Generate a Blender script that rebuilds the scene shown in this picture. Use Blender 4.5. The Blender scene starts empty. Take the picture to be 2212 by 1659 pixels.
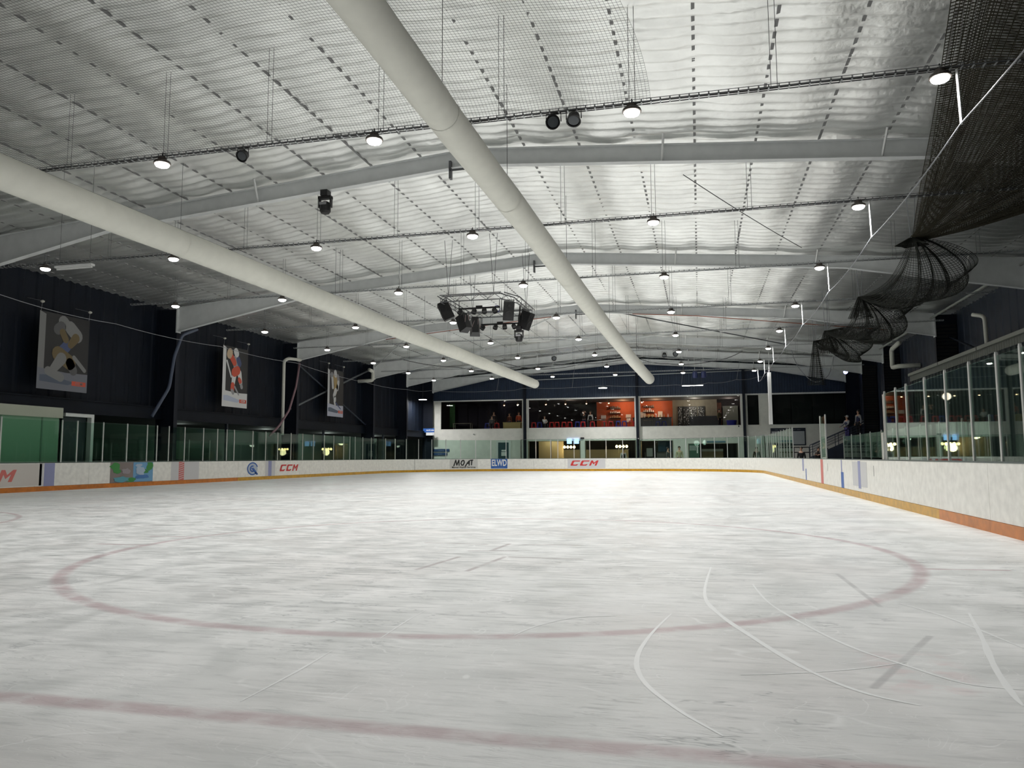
import bpy, math, random
from mathutils import Vector, Matrix, noise
random.seed(7)
SC = bpy.context.scene
COL = SC.collection
PI = math.pi

# ------------------------------------------------------------------ camera, world, exposure
cd = bpy.data.cameras.new('camera'); cam = bpy.data.objects.new('camera', cd); COL.objects.link(cam)
TH, YAW, ROLL = 0.095814, 0.239153, -0.005158
F = Vector((-math.sin(YAW)*math.cos(TH), math.cos(YAW)*math.cos(TH), math.sin(TH)))
R0 = Vector((math.cos(YAW), math.sin(YAW), 0)); U0 = R0.cross(F)
c_, s_ = math.cos(ROLL), math.sin(ROLL)
R_, U_ = R0*c_+U0*s_, U0*c_-R0*s_
M = Matrix((R_, U_, -F)).transposed().to_4x4(); M.translation = Vector((0, 0, 1.089))
cam.matrix_world = M
cd.sensor_width = 36; cd.lens = 1650/2212*36; cd.clip_start = 0.02; cd.clip_end = 300
SC.camera = cam
w = bpy.data.worlds.new('world'); SC.world = w; w.use_nodes = True
w.node_tree.nodes['Background'].inputs[0].default_value = (0.02, 0.025, 0.035, 1)
w.node_tree.nodes['Background'].inputs[1].default_value = 0.3
vs = SC.view_settings; vs.view_transform = 'Standard'; vs.look = 'None'; vs.gamma = 1; vs.use_curve_mapping = False
vs.exposure = 1.68
LAMP_W = 112.0          # watts of every high-bay lamp

# ------------------------------------------------------------------ materials
MATS = {}
def mat(name, col, rough=0.6, metal=0.0, spec=0.5, emit=None, es=0.0, noise_amt=0.0, nscale=3.0, bump=0.0, bscale=20.0, alpha=None):
    if name in MATS: return MATS[name]
    m = bpy.data.materials.new(name); m.use_nodes = True
    nt = m.node_tree; b = nt.nodes['Principled BSDF']
    b.inputs['Base Color'].default_value = (*col, 1); b.inputs['Roughness'].default_value = rough
    b.inputs['Metallic'].default_value = metal; b.inputs['Specular IOR Level'].default_value = spec
    if emit: b.inputs['Emission Color'].default_value = (*emit, 1); b.inputs['Emission Strength'].default_value = es
    if noise_amt or bump:
        g = nt.nodes.new('ShaderNodeNewGeometry')
        n = nt.nodes.new('ShaderNodeTexNoise'); n.inputs['Scale'].default_value = nscale; n.inputs['Detail'].default_value = 5
        nt.links.new(g.outputs['Position'], n.inputs['Vector'])
    if noise_amt:
        r = nt.nodes.new('ShaderNodeMapRange'); r.inputs['From Min'].default_value = 0.3; r.inputs['From Max'].default_value = 0.7
        r.inputs['To Min'].default_value = 1-noise_amt; r.inputs['To Max'].default_value = 1+noise_amt*0.4
        nt.links.new(n.outputs['Fac'], r.inputs['Value'])
        v = nt.nodes.new('ShaderNodeVectorMath'); v.operation = 'SCALE'; v.inputs[0].default_value = col
        nt.links.new(r.outputs['Result'], v.inputs['Scale']); nt.links.new(v.outputs[0], b.inputs['Base Color'])
    if bump:
        n2 = nt.nodes.new('ShaderNodeTexNoise'); n2.inputs['Scale'].default_value = bscale; n2.inputs['Detail'].default_value = 4
        nt.links.new(g.outputs['Position'], n2.inputs['Vector'])
        bp = nt.nodes.new('ShaderNodeBump'); bp.inputs['Strength'].default_value = bump; bp.inputs['Distance'].default_value = 0.02
        nt.links.new(n2.outputs['Fac'], bp.inputs['Height']); nt.links.new(bp.outputs[0], b.inputs['Normal'])
    MATS[name] = m
    return m

class Nd:
    """tiny expression helper over math nodes"""
    nt = None
    def __init__(s, sock): s.s = sock
    @staticmethod
    def op(o, *a, clamp=False):
        n = Nd.nt.nodes.new('ShaderNodeMath'); n.operation = o; n.use_clamp = clamp
        for i, x in enumerate(a):
            if isinstance(x, Nd): Nd.nt.links.new(x.s, n.inputs[i])
            else: n.inputs[i].default_value = float(x)
        return Nd(n.outputs[0])
    def __add__(s, o): return Nd.op('ADD', s, o)
    def __sub__(s, o): return Nd.op('SUBTRACT', s, o)
    def __rsub__(s, o): return Nd.op('SUBTRACT', o, s)
    def __mul__(s, o): return Nd.op('MULTIPLY', s, o)
    __radd__ = __add__; __rmul__ = __mul__
    def abs(s): return Nd.op('ABSOLUTE', s)
def mx(a, b): return Nd.op('MAXIMUM', a, b)
def mn(a, b): return Nd.op('MINIMUM', a, b)
def ramp(x, a, b, c=0.0, d=1.0):
    n = Nd.nt.nodes.new('ShaderNodeMapRange'); n.interpolation_type = 'SMOOTHSTEP'
    Nd.nt.links.new(x.s, n.inputs['Value'])
    for k, v in (('From Min', a), ('From Max', b), ('To Min', c), ('To Max', d)): n.inputs[k].default_value = v
    return Nd(n.outputs['Result'])
def tex(kind, scale, detail, vec, distortion=0.0, out='Fac'):
    n = Nd.nt.nodes.new(kind); n.inputs['Scale'].default_value = scale
    if 'Detail' in n.inputs: n.inputs['Detail'].default_value = detail
    if 'Distortion' in n.inputs: n.inputs['Distortion'].default_value = distortion
    Nd.nt.links.new(vec, n.inputs['Vector']); return Nd(n.outputs[out])
def mapping(vec, rot=0, sc=(1, 1, 1), loc=(0, 0, 0)):
    n = Nd.nt.nodes.new('ShaderNodeMapping'); n.inputs['Rotation'].default_value = (0, 0, rot)
    n.inputs['Scale'].default_value = sc; n.inputs['Location'].default_value = loc
    n.vector_type = 'TEXTURE' if False else 'POINT'
    Nd.nt.links.new(vec, n.inputs['Vector']); return n.outputs[0]
def mixc(f, a, b):
    n = Nd.nt.nodes.new('ShaderNodeMix'); n.data_type = 'RGBA'
    for k, x in ((0, f), (6, a), (7, b)):
        if isinstance(x, Nd): Nd.nt.links.new(x.s, n.inputs[k])
        elif hasattr(x, 'is_output'): Nd.nt.links.new(x, n.inputs[k])
        else: n.inputs[k].default_value = (*x, 1) if isinstance(x, tuple) else x
    return n.outputs[2]

def ice_material():
    m = bpy.data.materials.new('ice'); m.use_nodes = True; nt = m.node_tree; Nd.nt = nt
    b = nt.nodes['Principled BSDF']
    g = nt.nodes.new('ShaderNodeNewGeometry'); pos = g.outputs['Position']
    sp = nt.nodes.new('ShaderNodeSeparateXYZ'); nt.links.new(pos, sp.inputs[0])
    x, y = Nd(sp.outputs[0]), Nd(sp.outputs[1])
    big = tex('ShaderNodeTexNoise', 0.35, 3, pos)
    mid = tex('ShaderNodeTexNoise', 2.2, 5, pos, 0.6)
    wet = tex('ShaderNodeTexNoise', 1.0, 4, mapping(pos, 0.15, (0.25, 2.2, 1)))
    base = mixc(ramp(mid, .30, .75), (0.78, 0.80, 0.795), (0.93, 0.94, 0.935))
    base = mixc(ramp(wet, .45, .75, 0, .22), base, (0.50, 0.52, 0.52))
    base = mixc(ramp(big, .45, .62, 0, .22), base, (0.68, 0.62, 0.60))
    # skate scuffs, dark and thin, running in a few directions
    patch = ramp(tex('ShaderNodeTexNoise', 0.5, 2, pos), .42, .6)
    dk = None
    for rot, sc, off, wd in ((0.35, (0.9, 5, 1), 0, .012), (-0.2, (0.8, 6, 1), 7, .012), (0.9, (0.7, 4, 1), 13, .009), (-0.9, (0.7, 4, 1), 31, .008)):
        n = tex('ShaderNodeTexNoise', 1.3, 4, mapping(pos, rot, sc, (off, off*2, 0)))
        l = ramp((n-0.5).abs(), 0.0, wd, 1, 0)
        dk = l if dk is None else mx(dk, l)
    gate = ramp(tex('ShaderNodeTexNoise', 3.0, 3, pos), .48, .60)
    zone = ramp(Nd.op('SQRT', ((x+4.5)*.8)*((x+4.5)*.8)+(y-10.5)*(y-10.5)), 2.5, 7.5, 1, .25)
    st1 = ramp(tex('ShaderNodeTexNoise', 1.6, 6, mapping(pos, 0.12, (1.0, 7, 1))), .50, .70)
    st2 = ramp(tex('ShaderNodeTexNoise', 2.2, 6, mapping(pos, -0.45, (1.1, 8, 1), (9, 4, 0))), .55, .70)
    base = mixc(mx(st1, st2)*zone*0.8, base, (0.40, 0.42, 0.42))
    base = mixc(dk*patch*gate*0.75, base, (0.30, 0.32, 0.33))
    lt = None
    for rot, sc, off in ((0.5, (0.5, 1.3, 1), 3), (-0.6, (0.6, 1.2, 1), 19), (1.2, (.4, 1.5, 1), 41)):
        n = tex('ShaderNodeTexNoise', 1.1, 1.5, mapping(pos, rot, sc, (off, off, 0)))
        l = ramp((n-0.5).abs(), 0.0, .006, 1, 0)
        lt = l if lt is None else mx(lt, l)
    gate2 = ramp(tex('ShaderNodeTexNoise', 1.4, 2, mapping(pos, 0, (1, 1, 1), (50, 0, 0))), .50, .6)
    base = mixc(lt*gate2*0.6, base, (0.97, 0.98, 0.98))
    fine = ramp(tex('ShaderNodeTexNoise', 5.0, 5, mapping(pos, 0.08, (0.8, 5, 1), (3, 3, 0))), .56, .70)
    base = mixc(fine*(zone*.6+.25)*.75, base, (0.42, 0.44, 0.44))
    cur = ramp((tex('ShaderNodeTexNoise', 1.7, 1, pos, 1.6)-.5).abs(), 0, .005, 1, 0)
    cur = mx(cur, ramp((tex('ShaderNodeTexNoise', 2.6, 1, mapping(pos, .4, (1, 1, 1), (8, 2, 0)), 2.2)-.5).abs(), 0, .006, 1, 0))
    base = mixc(cur*ramp(tex('ShaderNodeTexNoise', 1.1, 2, mapping(pos, 0, (1, 1, 1), (20, 9, 0))), .47, .58)*.6, base, (0.98, 0.99, 0.99))
    # painted markings under the ice
    wear = ramp(tex('ShaderNodeTexNoise', 4, 4, pos), .34, .58, .45, 1)
    def seg(ax, ay, bx, by, hw):
        dx, dy = bx-ax, by-ay; L2 = dx*dx+dy*dy
        t = Nd.op('MULTIPLY', (x-ax)*dx+(y-ay)*dy, 1/L2, clamp=True)
        ex, ey = x-ax-t*dx, y-ay-t*dy
        d = Nd.op('SQRT', ex*ex+ey*ey)
        return ramp(d, hw*.5, hw*1.5, 1, 0)
    def ring(cx, cy, r, hw):
        ex, ey = x-cx, y-cy
        d = (Nd.op('SQRT', ex*ex+ey*ey)-r).abs()
        return ramp(d, hw*.4, hw*1.7, 1, 0)
    red = ring(-2.405, 8.98, 4.5, .06)
    red = mx(red, ring(-15.9, 8.98, 4.5, .045))
    gl = ramp((y-2.99).abs(), .03, .10, 1, 0)
    red = mx(red, gl)
    red = mx(red, ramp((y-55.5).abs(), .03, .085, 1, 0))
    red = mx(red, seg(-7.6, 9.5, -6.9, 9.5, .04)); red = mx(red, seg(-7.6, 8.5, -6.9, 8.5, .04))
    red = mx(red, seg(2.1, 8.22, 2.8, 8.27, .035))
    base = mixc(red*wear*0.55, base, (0.42, 0.24, 0.27))
    pink = ramp(tex('ShaderNodeTexNoise', 5, 3, pos), .45, .6)*ramp(mx((x-1.05).abs(), (y-4.35).abs()*.6), .12, .3, 1, 0)
    base = mixc(pink*0.25, base, (0.75, 0.45, 0.47))
    thick = ramp((y-29.25).abs(), .12, .18, 1, 0)
    base = mixc(thick*.10, base, (0.6, 0.2, 0.2))
    blue = mx(ramp((y-22.3).abs(), .12, .18, 1, 0), ramp((y-36.4).abs(), .12, .18, 1, 0))
    base = mixc(blue*.22, base, (0.25, 0.3, 0.42))
    gr = None
    for s in ((-2.72, 7.2, -2.61, 8.18), (-2.21, 7.2, -2.11, 8.28), (-2.65, 8.73, -2.11, 8.83), (-2.37, 9.52, -2.41, 8.77), (-2.18, 9.5, -1.46, 9.54),
              (-2.06, 8.29, -1.26, 8.26), (-3.46, 9.46, -2.64, 9.41)):
        q = seg(*s, .028); gr = q if gr is None else mx(gr, q)
    base = mixc(gr*wear*.6, base, (0.30, 0.24, 0.25))
    for s in ((0.77, 4.02, 1.32, 5.2), (1.21, 7.71, 1.24, 6.13), (-6.9, 6.19, -6.06, 6.2)):
        base = mixc(seg(*s, .02)*wear*.45, base, (0.30, 0.30, 0.31))
    nt.links.new(base, b.inputs['Base Color'])
    b.inputs['Roughness'].default_value = 0.32; b.inputs['Specular IOR Level'].default_value = 0.35
    nt.links.new(ramp(mid, .35, .65, .34, .55).s, b.inputs['Roughness'])
    bp = nt.nodes.new('ShaderNodeBump'); bp.inputs['Strength'].default_value = 0.25; bp.inputs['Distance'].default_value = 0.01
    hgt = (tex('ShaderNodeTexNoise', 9, 5, pos)+tex('ShaderNodeTexNoise', 1.8, 2, pos)*2)-dk*.4
    nt.links.new(hgt.s, bp.inputs['Height']); nt.links.new(bp.outputs[0], b.inputs['Normal'])
    return m

def glass_mat(name, tint, f0=.022):
    if name in MATS: return MATS[name]
    m = bpy.data.materials.new(name); m.use_nodes = True; nt = m.node_tree
    nt.nodes.remove(nt.nodes['Principled BSDF'])
    o = nt.nodes['Material Output']; t = nt.nodes.new('ShaderNodeBsdfTransparent'); gl = nt.nodes.new('ShaderNodeBsdfGlossy')
    t.inputs[0].default_value = (*tint, 1); gl.inputs['Roughness'].default_value = 0.015; gl.inputs[0].default_value = (*[(.5+.5*c) for c in tint], 1)
    lw = nt.nodes.new('ShaderNodeLayerWeight'); lw.inputs[0].default_value = .5      # facing = 1-|cos|, the same for front and back faces
    Nd.nt = nt; fr = Nd.op('POWER', Nd(lw.outputs['Facing']), 5.0)*(.85-f0)+f0
    mx_ = nt.nodes.new('ShaderNodeMixShader'); nt.links.new(fr.s, mx_.inputs[0])
    nt.links.new(t.outputs[0], mx_.inputs[1]); nt.links.new(gl.outputs[0], mx_.inputs[2]); nt.links.new(mx_.outputs[0], o.inputs[0])
    MATS[name] = m; return m

M_ICE = ice_material()
M_FOIL = mat('foil', (0.92, 0.93, 0.91), rough=0.40, metal=0.90, noise_amt=0.12, nscale=1.3, bump=0.5, bscale=9)
M_STEEL = mat('grey_paint', (0.70, 0.72, 0.72), rough=0.5, noise_amt=0.08)
M_DKSTEEL = mat('dark_steel', (0.10, 0.105, 0.11), rough=0.5)
M_GALV = mat('galvanised', (0.42, 0.44, 0.45), rough=0.4, metal=0.6)
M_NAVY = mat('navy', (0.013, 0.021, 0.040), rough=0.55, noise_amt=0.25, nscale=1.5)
M_NAVY2 = mat('navy_dark', (0.006, 0.009, 0.018), rough=0.6, spec=.25, noise_amt=0.2)
M_BLACK = mat('black', (0.008, 0.008, 0.009), rough=0.5)
M_WALL = mat('cream_wall', (0.80, 0.79, 0.73), rough=0.8, noise_amt=0.08)
M_WHITE = mat('white_paint', (0.75, 0.76, 0.75), rough=0.5)
M_BOARD = mat('board_plastic', (0.86, 0.85, 0.80), rough=0.35, noise_amt=0.12, nscale=6)
M_KICK = mat('kick_yellow', (0.62, 0.33, 0.015), rough=0.35, noise_amt=0.25, nscale=5)
M_KICKO = mat('kick_orange', (0.60, 0.19, 0.02), rough=0.35, noise_amt=0.25, nscale=5)
M_CAP = mat('cap_rail', (0.06, 0.085, 0.08), rough=0.4)
M_POST = mat('post_alu', (0.55, 0.57, 0.55), rough=0.35, metal=0.5)
M_DUCT = mat('duct_fabric', (0.76, 0.76, 0.69), rough=0.9, noise_amt=0.05, bump=0.1, bscale=3)
M_GLASS = glass_mat('shield_glass', (0.80, 0.90, 0.85))
M_WGLASS = glass_mat('window_glass', (0.92, 0.93, 0.92), .010)
M_LENS = mat('lamp_lens', (0.9, 0.9, 0.9), emit=(1, 0.97, 0.92), es=14)
M_HOUS = mat('lamp_housing', (0.10, 0.085, 0.075), rough=0.4, metal=0.4)
M_PVC = mat('pvc', (0.60, 0.60, 0.54), rough=0.4)
M_CABLE = mat('cable_pale', (0.26, 0.27, 0.29), rough=0.5)
M_NET = mat('net_cord', (0.016, 0.018, 0.014), rough=0.9)
M_NET2 = mat('net_olive', (0.034, 0.030, 0.016), rough=0.9)
M_RED = mat('red_print', (0.58, 0.03, 0.03), rough=0.5)
M_BLUE = mat('blue_print', (0.03, 0.12, 0.42), rough=0.5)
M_PBLUE = mat('pale_blue_print', (0.28, 0.30, 0.50), rough=0.5)
M_PRED = mat('pale_red_print', (0.62, 0.16, 0.14), rough=0.5)
M_STICK = mat('sticker_film', (0.60, 0.60, 0.61), rough=0.4)
M_BLK = mat('black_print', (0.01, 0.01, 0.01), rough=0.5)
M_CONC = mat('concrete', (0.16, 0.16, 0.16), rough=0.8, noise_amt=0.2)
M_RUB = mat('rubber_floor', (0.03, 0.03, 0.032), rough=0.8)
M_ORANGE = mat('orange_wall', (0.42, 0.09, 0.03), rough=0.7, noise_amt=0.1)
M_DKWALL = mat('dark_wall', (0.035, 0.032, 0.035), rough=0.8)
M_TAN = mat('tan_panel', (0.42, 0.32, 0.20), rough=0.7)
M_TAUPE = mat('taupe', (0.20, 0.18, 0.14), rough=0.8, noise_amt=0.1)
M_GREYP = mat('grey_panel', (0.14, 0.145, 0.15), rough=0.7)
M_SRED = mat('stool_red', (0.55, 0.04, 0.04), rough=0.3)
M_SBLUE = mat('stool_blue', (0.04, 0.06, 0.35), rough=0.3)
M_SKIN = mat('skin', (0.52, 0.30, 0.21), rough=0.5)
M_HAIR = mat('hair_dark', (0.02, 0.014, 0.01), rough=0.6)
M_YELW = mat('pine', (0.50, 0.40, 0.16), rough=0.5)
M_SNOW = mat('shaved_ice', (0.95, 0.97, 0.97), rough=0.42, spec=.5)

# ------------------------------------------------------------------ mesh helpers
class MB:
    def __init__(s): s.v = []; s.f = []; s.m = []; s.mi = 0
    def add(s, vs_, fs):
        o = len(s.v); s.v += [tuple(p) for p in vs_]; s.f += [tuple(i+o for i in f) for f in fs]; s.m += [s.mi]*len(fs); return s
    def box(s, x0, x1, y0, y1, z0, z1):
        if x0 > x1: x0, x1 = x1, x0
        if y0 > y1: y0, y1 = y1, y0
        v = [(x0, y0, z0), (x1, y0, z0), (x1, y1, z0), (x0, y1, z0), (x0, y0, z1), (x1, y0, z1), (x1, y1, z1), (x0, y1, z1)]
        return s.add(v, [(0, 3, 2, 1), (4, 5, 6, 7), (0, 1, 5, 4), (1, 2, 6, 5), (2, 3, 7, 6), (3, 0, 4, 7)])
    def obox(s, mtx, sx, sy, sz):
        v = [mtx @ Vector((a*sx/2, b*sy/2, c*sz/2)) for a, b, c in ((-1, -1, -1), (1, -1, -1), (1, 1, -1), (-1, 1, -1), (-1, -1, 1), (1, -1, 1), (1, 1, 1), (-1, 1, 1))]
        return s.add(v, [(0, 3, 2, 1), (4, 5, 6, 7), (0, 1, 5, 4), (1, 2, 6, 5), (2, 3, 7, 6), (3, 0, 4, 7)])
    def hexa(s, p):   # eight corners, bottom four then top four
        return s.add(p, [(0, 3, 2, 1), (4, 5, 6, 7), (0, 1, 5, 4), (1, 2, 6, 5), (2, 3, 7, 6), (3, 0, 4, 7)])
    def tube(s, pts, r, n=6, cap=True):
        pts = [Vector(p) for p in pts]; rs = r if isinstance(r, (list, tuple)) else [r]*len(pts)
        t0 = (pts[1]-pts[0]).normalized(); ref = Vector((0, 0, 1)) if abs(t0.z) < .9 else Vector((1, 0, 0))
        a = t0.cross(ref).normalized(); vs_ = []
        for i, p in enumerate(pts):
            t = (pts[min(i+1, len(pts)-1)]-pts[max(i-1, 0)]).normalized()
            a = (a-t*a.dot(t)).normalized(); b = t.cross(a)
            for k in range(n):
                an = 2*PI*k/n; vs_.append(p+(a*math.cos(an)+b*math.sin(an))*rs[i])
        fs = []
        for i in range(len(pts)-1):
            for k in range(n):
                fs.append((i*n+k, i*n+(k+1) % n, (i+1)*n+(k+1) % n, (i+1)*n+k))
        if cap: fs += [tuple(range(n))[::-1], tuple((len(pts)-1)*n+k for k in range(n))]
        return s.add(vs_, fs)
    def lathe(s, prof, c=(0, 0, 0), n=16, mtx=None):
        c = Vector(c); vs_ = []
        for r, z in prof:
            for k in range(n):
                p = Vector((r*math.cos(2*PI*k/n), r*math.sin(2*PI*k/n), z))
                vs_.append((mtx @ p if mtx else p)+c)
        fs = [(i*n+k, i*n+(k+1) % n, (i+1)*n+(k+1) % n, (i+1)*n+k) for i in range(len(prof)-1) for k in range(n)]
        fs += [tuple(range(n))[::-1], tuple((len(prof)-1)*n+k for k in range(n))]
        return s.add(vs_, fs)
    def prism(s, pts, off):
        pts = [Vector(p) for p in pts]; off = Vector(off); n = len(pts)
        return s.add(pts+[p+off for p in pts], [tuple(range(n))[::-1], tuple(range(n, 2*n))]+[(i, (i+1) % n, n+(i+1) % n, n+i) for i in range(n)])
    def build(s, name, m, parent=None, smooth=False, label=None, kind=None, cat=None, group=None):
        me = bpy.data.meshes.new(name); me.from_pydata(s.v, [], s.f)
        for q in (m if isinstance(m, (list, tuple)) else [m]): me.materials.append(q)
        if isinstance(m, (list, tuple)): me.polygons.foreach_set('material_index', s.m)
        if smooth: me.polygons.foreach_set('use_smooth', [True]*len(me.polygons))
        me.update()
        o = bpy.data.objects.new(name, me); COL.objects.link(o)
        if parent is not None: o.parent = parent; o.matrix_parent_inverse = Matrix.Translation(-Vector(parent.location)) if False else Matrix()
        if label: o['label'] = label
        if kind: o['kind'] = kind
        if cat: o['category'] = cat
        if group: o['group'] = group
        return o
def local(o, parent):
    """mesh written in world coordinates, parented under an unrotated thing: shift into the parent's space"""
    o.location = -Vector(parent.location) if parent.parent is None else Vector((0, 0, 0)); return o
def thing(name, label, cat, loc=(0, 0, 0), rz=0, group=None):
    o = bpy.data.objects.new(name, None); COL.objects.link(o); o.empty_display_size = .1
    o.location = loc; o.rotation_euler = (0, 0, rz); o['label'] = label; o['category'] = cat
    if group: o['group'] = group
    return o
def struct(name, mb, m, parent=None, **k): return mb.build(name, m, parent, kind=None if parent else 'structure', **k)
def copy_tree(o, parent=None):
    c = o.copy(); COL.objects.link(c)
    if parent: c.parent = parent
    for ch in list(o.children): copy_tree(ch, c)
    return c
def part(mb, name, m, t, **k):      # world-space mesh as a child of an unrotated thing
    o = mb.build(name, m, t, **k)
    if t.parent is None and (t.type == 'EMPTY'): o.location = -Vector(t.location)
    return o

# ------------------------------------------------------------------ the building
YF, YW = 59.5, 63.5
XL, XR = -22.3, 3.98
RX = -5.7                                     # ridge
WL, WR = -23.4, 12.1                          # side cladding
FR = [8.3, 18.7, 29.3, 39.9, 50.6, 57.0, 63.1]     # portal frames
def ztop(x): return 9.2-0.08*abs(x-RX)
def zbot(x):
    d = abs(x-RX); return ztop(x)-0.45-(0.65*max(0, d-11)/5.8)

# floors
b = MB()
n1, n2 = 48, 60
b.add([(XL-.3, -6, 0), (XR+.2, -6, 0), (XR+.2, YF+.2, 0), (XL-.3, YF+.2, 0)], [(0, 1, 2, 3)])
ice = struct('floor', b, M_ICE)
b = MB()
b.box(-31, 18, -6.3, 72.3, -.2, -.02)
struct('floor', b, M_RUB)
def strip(pts, wd, z=.0012):
    mb = MB(); P_ = [Vector((*p, z)) for p in pts]
    # smooth with catmull-rom
    Q = []
    for i in range(len(P_)-1):
        p0, p1, p2, p3 = P_[max(i-1, 0)], P_[i], P_[i+1], P_[min(i+2, len(P_)-1)]
        for k in range(6):
            t = k/6; Q.append(.5*((2*p1)+(p2-p0)*t+(2*p0-5*p1+4*p2-p3)*t*t+(3*p1-p0-3*p2+p3)*t**3))
    Q.append(P_[-1]); vs_ = []
    for i, p in enumerate(Q):
        t = (Q[min(i+1, len(Q)-1)]-Q[max(i-1, 0)]).normalized(); nrm = Vector((-t.y, t.x, 0))
        ww = wd*(.35+.65*math.sin(PI*min(1, max(0, (i+.3)/len(Q)))))*(.8+.4*noise.noise(p*3))
        vs_ += [p+nrm*ww/2, p+Vector((0, 0, .0002)), p-nrm*ww/2]
    fs = []
    for i in range(len(Q)-1):
        a = i*3; fs += [(a, a+1, a+4, a+3), (a+1, a+2, a+5, a+4)]
    return mb.add(vs_, fs)
for pts, wd in (([(0.08, 7.93), (0.01, 6.46), (0.08, 5.71), (0.31, 4.85), (0.51, 4.26), (0.7, 3.93), (0.91, 3.78)], .045),
                ([(-0.22, 5.55), (-0.32, 4.9), (-0.36, 4.33), (-0.3, 3.9), (-0.13, 3.51), (0.06, 3.21)], .035),
                ([(0.41, 6.95), (0.48, 6.06), (0.67, 5.25), (0.83, 4.78), (1.0, 4.49), (1.2, 4.19), (1.44, 4.13)], .03),
                ([(1.78, 6.0), (1.62, 5.26), (1.45, 4.54), (1.36, 4.05), (1.34, 3.87)], .045),
                ([(1.4, 6.3), (1.6, 5.8), (1.75, 5.0)], .03), ([(-1.14, 4.69), (-1.05, 4.98), (-0.86, 5.27), (-0.59, 5.4)], .02),
                ([(0.17, 4.1), (0.44, 4.19), (0.75, 4.34), (1.04, 4.54)], .018), ([(-2.04, 3.17), (-2.04, 3.67), (-2.06, 4.1)], .02),
                ([(-1.91, 4.42), (-1.94, 4.96), (-1.94, 5.31)], .015)):
    strip(pts, wd).build('skate_track', M_SNOW, ice, kind='stuff')

# roof: foil blanket sagging between purlins
def foil():
    mb = MB(); x0, x1 = -24.2, 12.9; bay = 1.45; nx = 156
    ys = [-6.3, -2, 3]; y = 7.0
    while y < 72: ys.append(y); y += .085 if y < 40 else .11
    ys = [q for q in ys if q < YW+.6]+[YW+.6]
    xs = [x0+(x1-x0)*i/(nx-1) for i in range(nx)]
    vs_ = []
    for yy in ys:
        for xx in xs:
            u = (xx-RX)/bay; ph = u-math.floor(u); k = math.floor(u)
            sag = math.sin(PI*ph)
            a = noise.noise(Vector((k*3.7, yy*.6, 1.3)))*2.2
            rip = math.sin(2*PI*yy/.40+a+1.9*noise.noise(Vector((xx*1.1, yy*1.1, 5))))
            amp = (.018+.020*sag)*(1+.8*noise.noise(Vector((xx*.5, yy*.35, 9))))
            z = ztop(xx)+.17-.045*sag+amp*rip+.018*noise.noise(Vector((xx*2.4, yy*3.4, 2)))+.03*noise.noise(Vector((xx*.4, yy*.3, 7)))
            vs_.append((xx, yy, z))
    fs = [(j*nx+i, (j+1)*nx+i, (j+1)*nx+i+1, j*nx+i+1) for j in range(len(ys)-1) for i in range(nx-1)]
    mb.add(vs_, fs); return mb
ceil = struct('ceiling', foil(), M_FOIL, smooth=True)
b = MB(); b.box(-24.5, 13.2, -6.4, 72.4, 9.7, 9.8); struct('ceiling', b, M_DKSTEEL)
for k in range(-12, 13):
    x = RX+k*1.45
    if not (WL < x < WR): continue
    mb = MB(); z = ztop(x)+.165; mb.box(x-.03, x+.03, 5, YW, z-.004, z+.16)
    mb.build('purlin', mat('purlin_steel', (.20, .20, .20), .5), ceil)

# portal frames
def ibeam(mb, xs, y, hw=.1):
    """rafter half between the given x stations, web + two flanges"""
    for a, c in zip(xs[:-1], xs[1:]):
        ta, tc, ba, bc = ztop(a), ztop(c), zbot(a), zbot(c)
        mb.hexa([(a, y-.006, ba), (c, y-.006, bc), (c, y+.006, bc), (a, y+.006, ba), (a, y-.006, ta), (c, y-.006, tc), (c, y+.006, tc), (a, y+.006, ta)])
        for z0a, z0c, t in ((ba, bc, .014), (ta-.014, tc-.014, .014)):
            mb.hexa([(a, y-hw, z0a), (c, y-hw, z0c), (c, y+hw, z0c), (a, y+hw, z0a), (a, y-hw, z0a+t), (c, y-hw, z0c+t), (c, y+hw, z0c+t), (a, y+hw, z0a+t)])
ordn = ['nearest overhead', 'first full', 'second', 'third', 'fourth', 'fifth', 'end-wall']
for i, y in enumerate(FR):
    t = thing('portal_frame', '%s grey steel roof frame spanning the rink, counted from the camera' % ordn[i], 'roof beam', (RX, y, 0), group=None)
    for sgn, nm in ((-1, 'left'), (1, 'right')):
        mb = MB(); d = [0, 11, 12.5, 14, 15.4, 16.8]; ibeam(mb, [RX+sgn*q for q in d], y)
        part(mb, 'rafter', M_STEEL, t)
        xi = RX+sgn*16.8; xo = WL if sgn < 0 else WR; mb = MB()
        mb.box(min(xi, xo), max(xi, xo), y-.006, y+.006, -.05, ztop(xo))
        for xx in (xi, xo): mb.box(xx-.01, xx+.01, y-.12, y+.12, -.05, ztop(xx)-.02)
        part(mb, 'column', M_NAVY2, t)
        mb = MB(); mb.box(xi-.035, xi+.02, y-.14, y+.14, zbot(xi)-.05, ztop(xi)-.05)
        part(mb, 'end_plate', M_STEEL, t)
    for q in (-11.2, -6.2, 5.0, 10.0, 14.9):
        x = RX+q; mb = MB(); zb = zbot(x)
        mb.tube([(x, y-.02, zb+.02), (x+(.06 if q > 0 else .10), y-.42, ztop(x)+.12)], .03, 4)
        part(mb, 'fly_brace', M_WHITE, t)
# apex brackets on three frames
for i in (1, 2, 3):
    y = FR[i]; t = thing('apex_bracket', 'dark steel bracket clamped under the ridge of the %s roof frame' % ordn[i], 'bracket', (RX-.5, y, 8.6))
    mb = MB(); mb.box(RX-.52, RX-.46, y-.12, y+.02, 8.42, 8.9); mb.box(RX-.5, RX+.1, y-.12, y-.08, 8.62, 8.67); part(mb, 'hook_plate', M_DKSTEEL, t)

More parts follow.
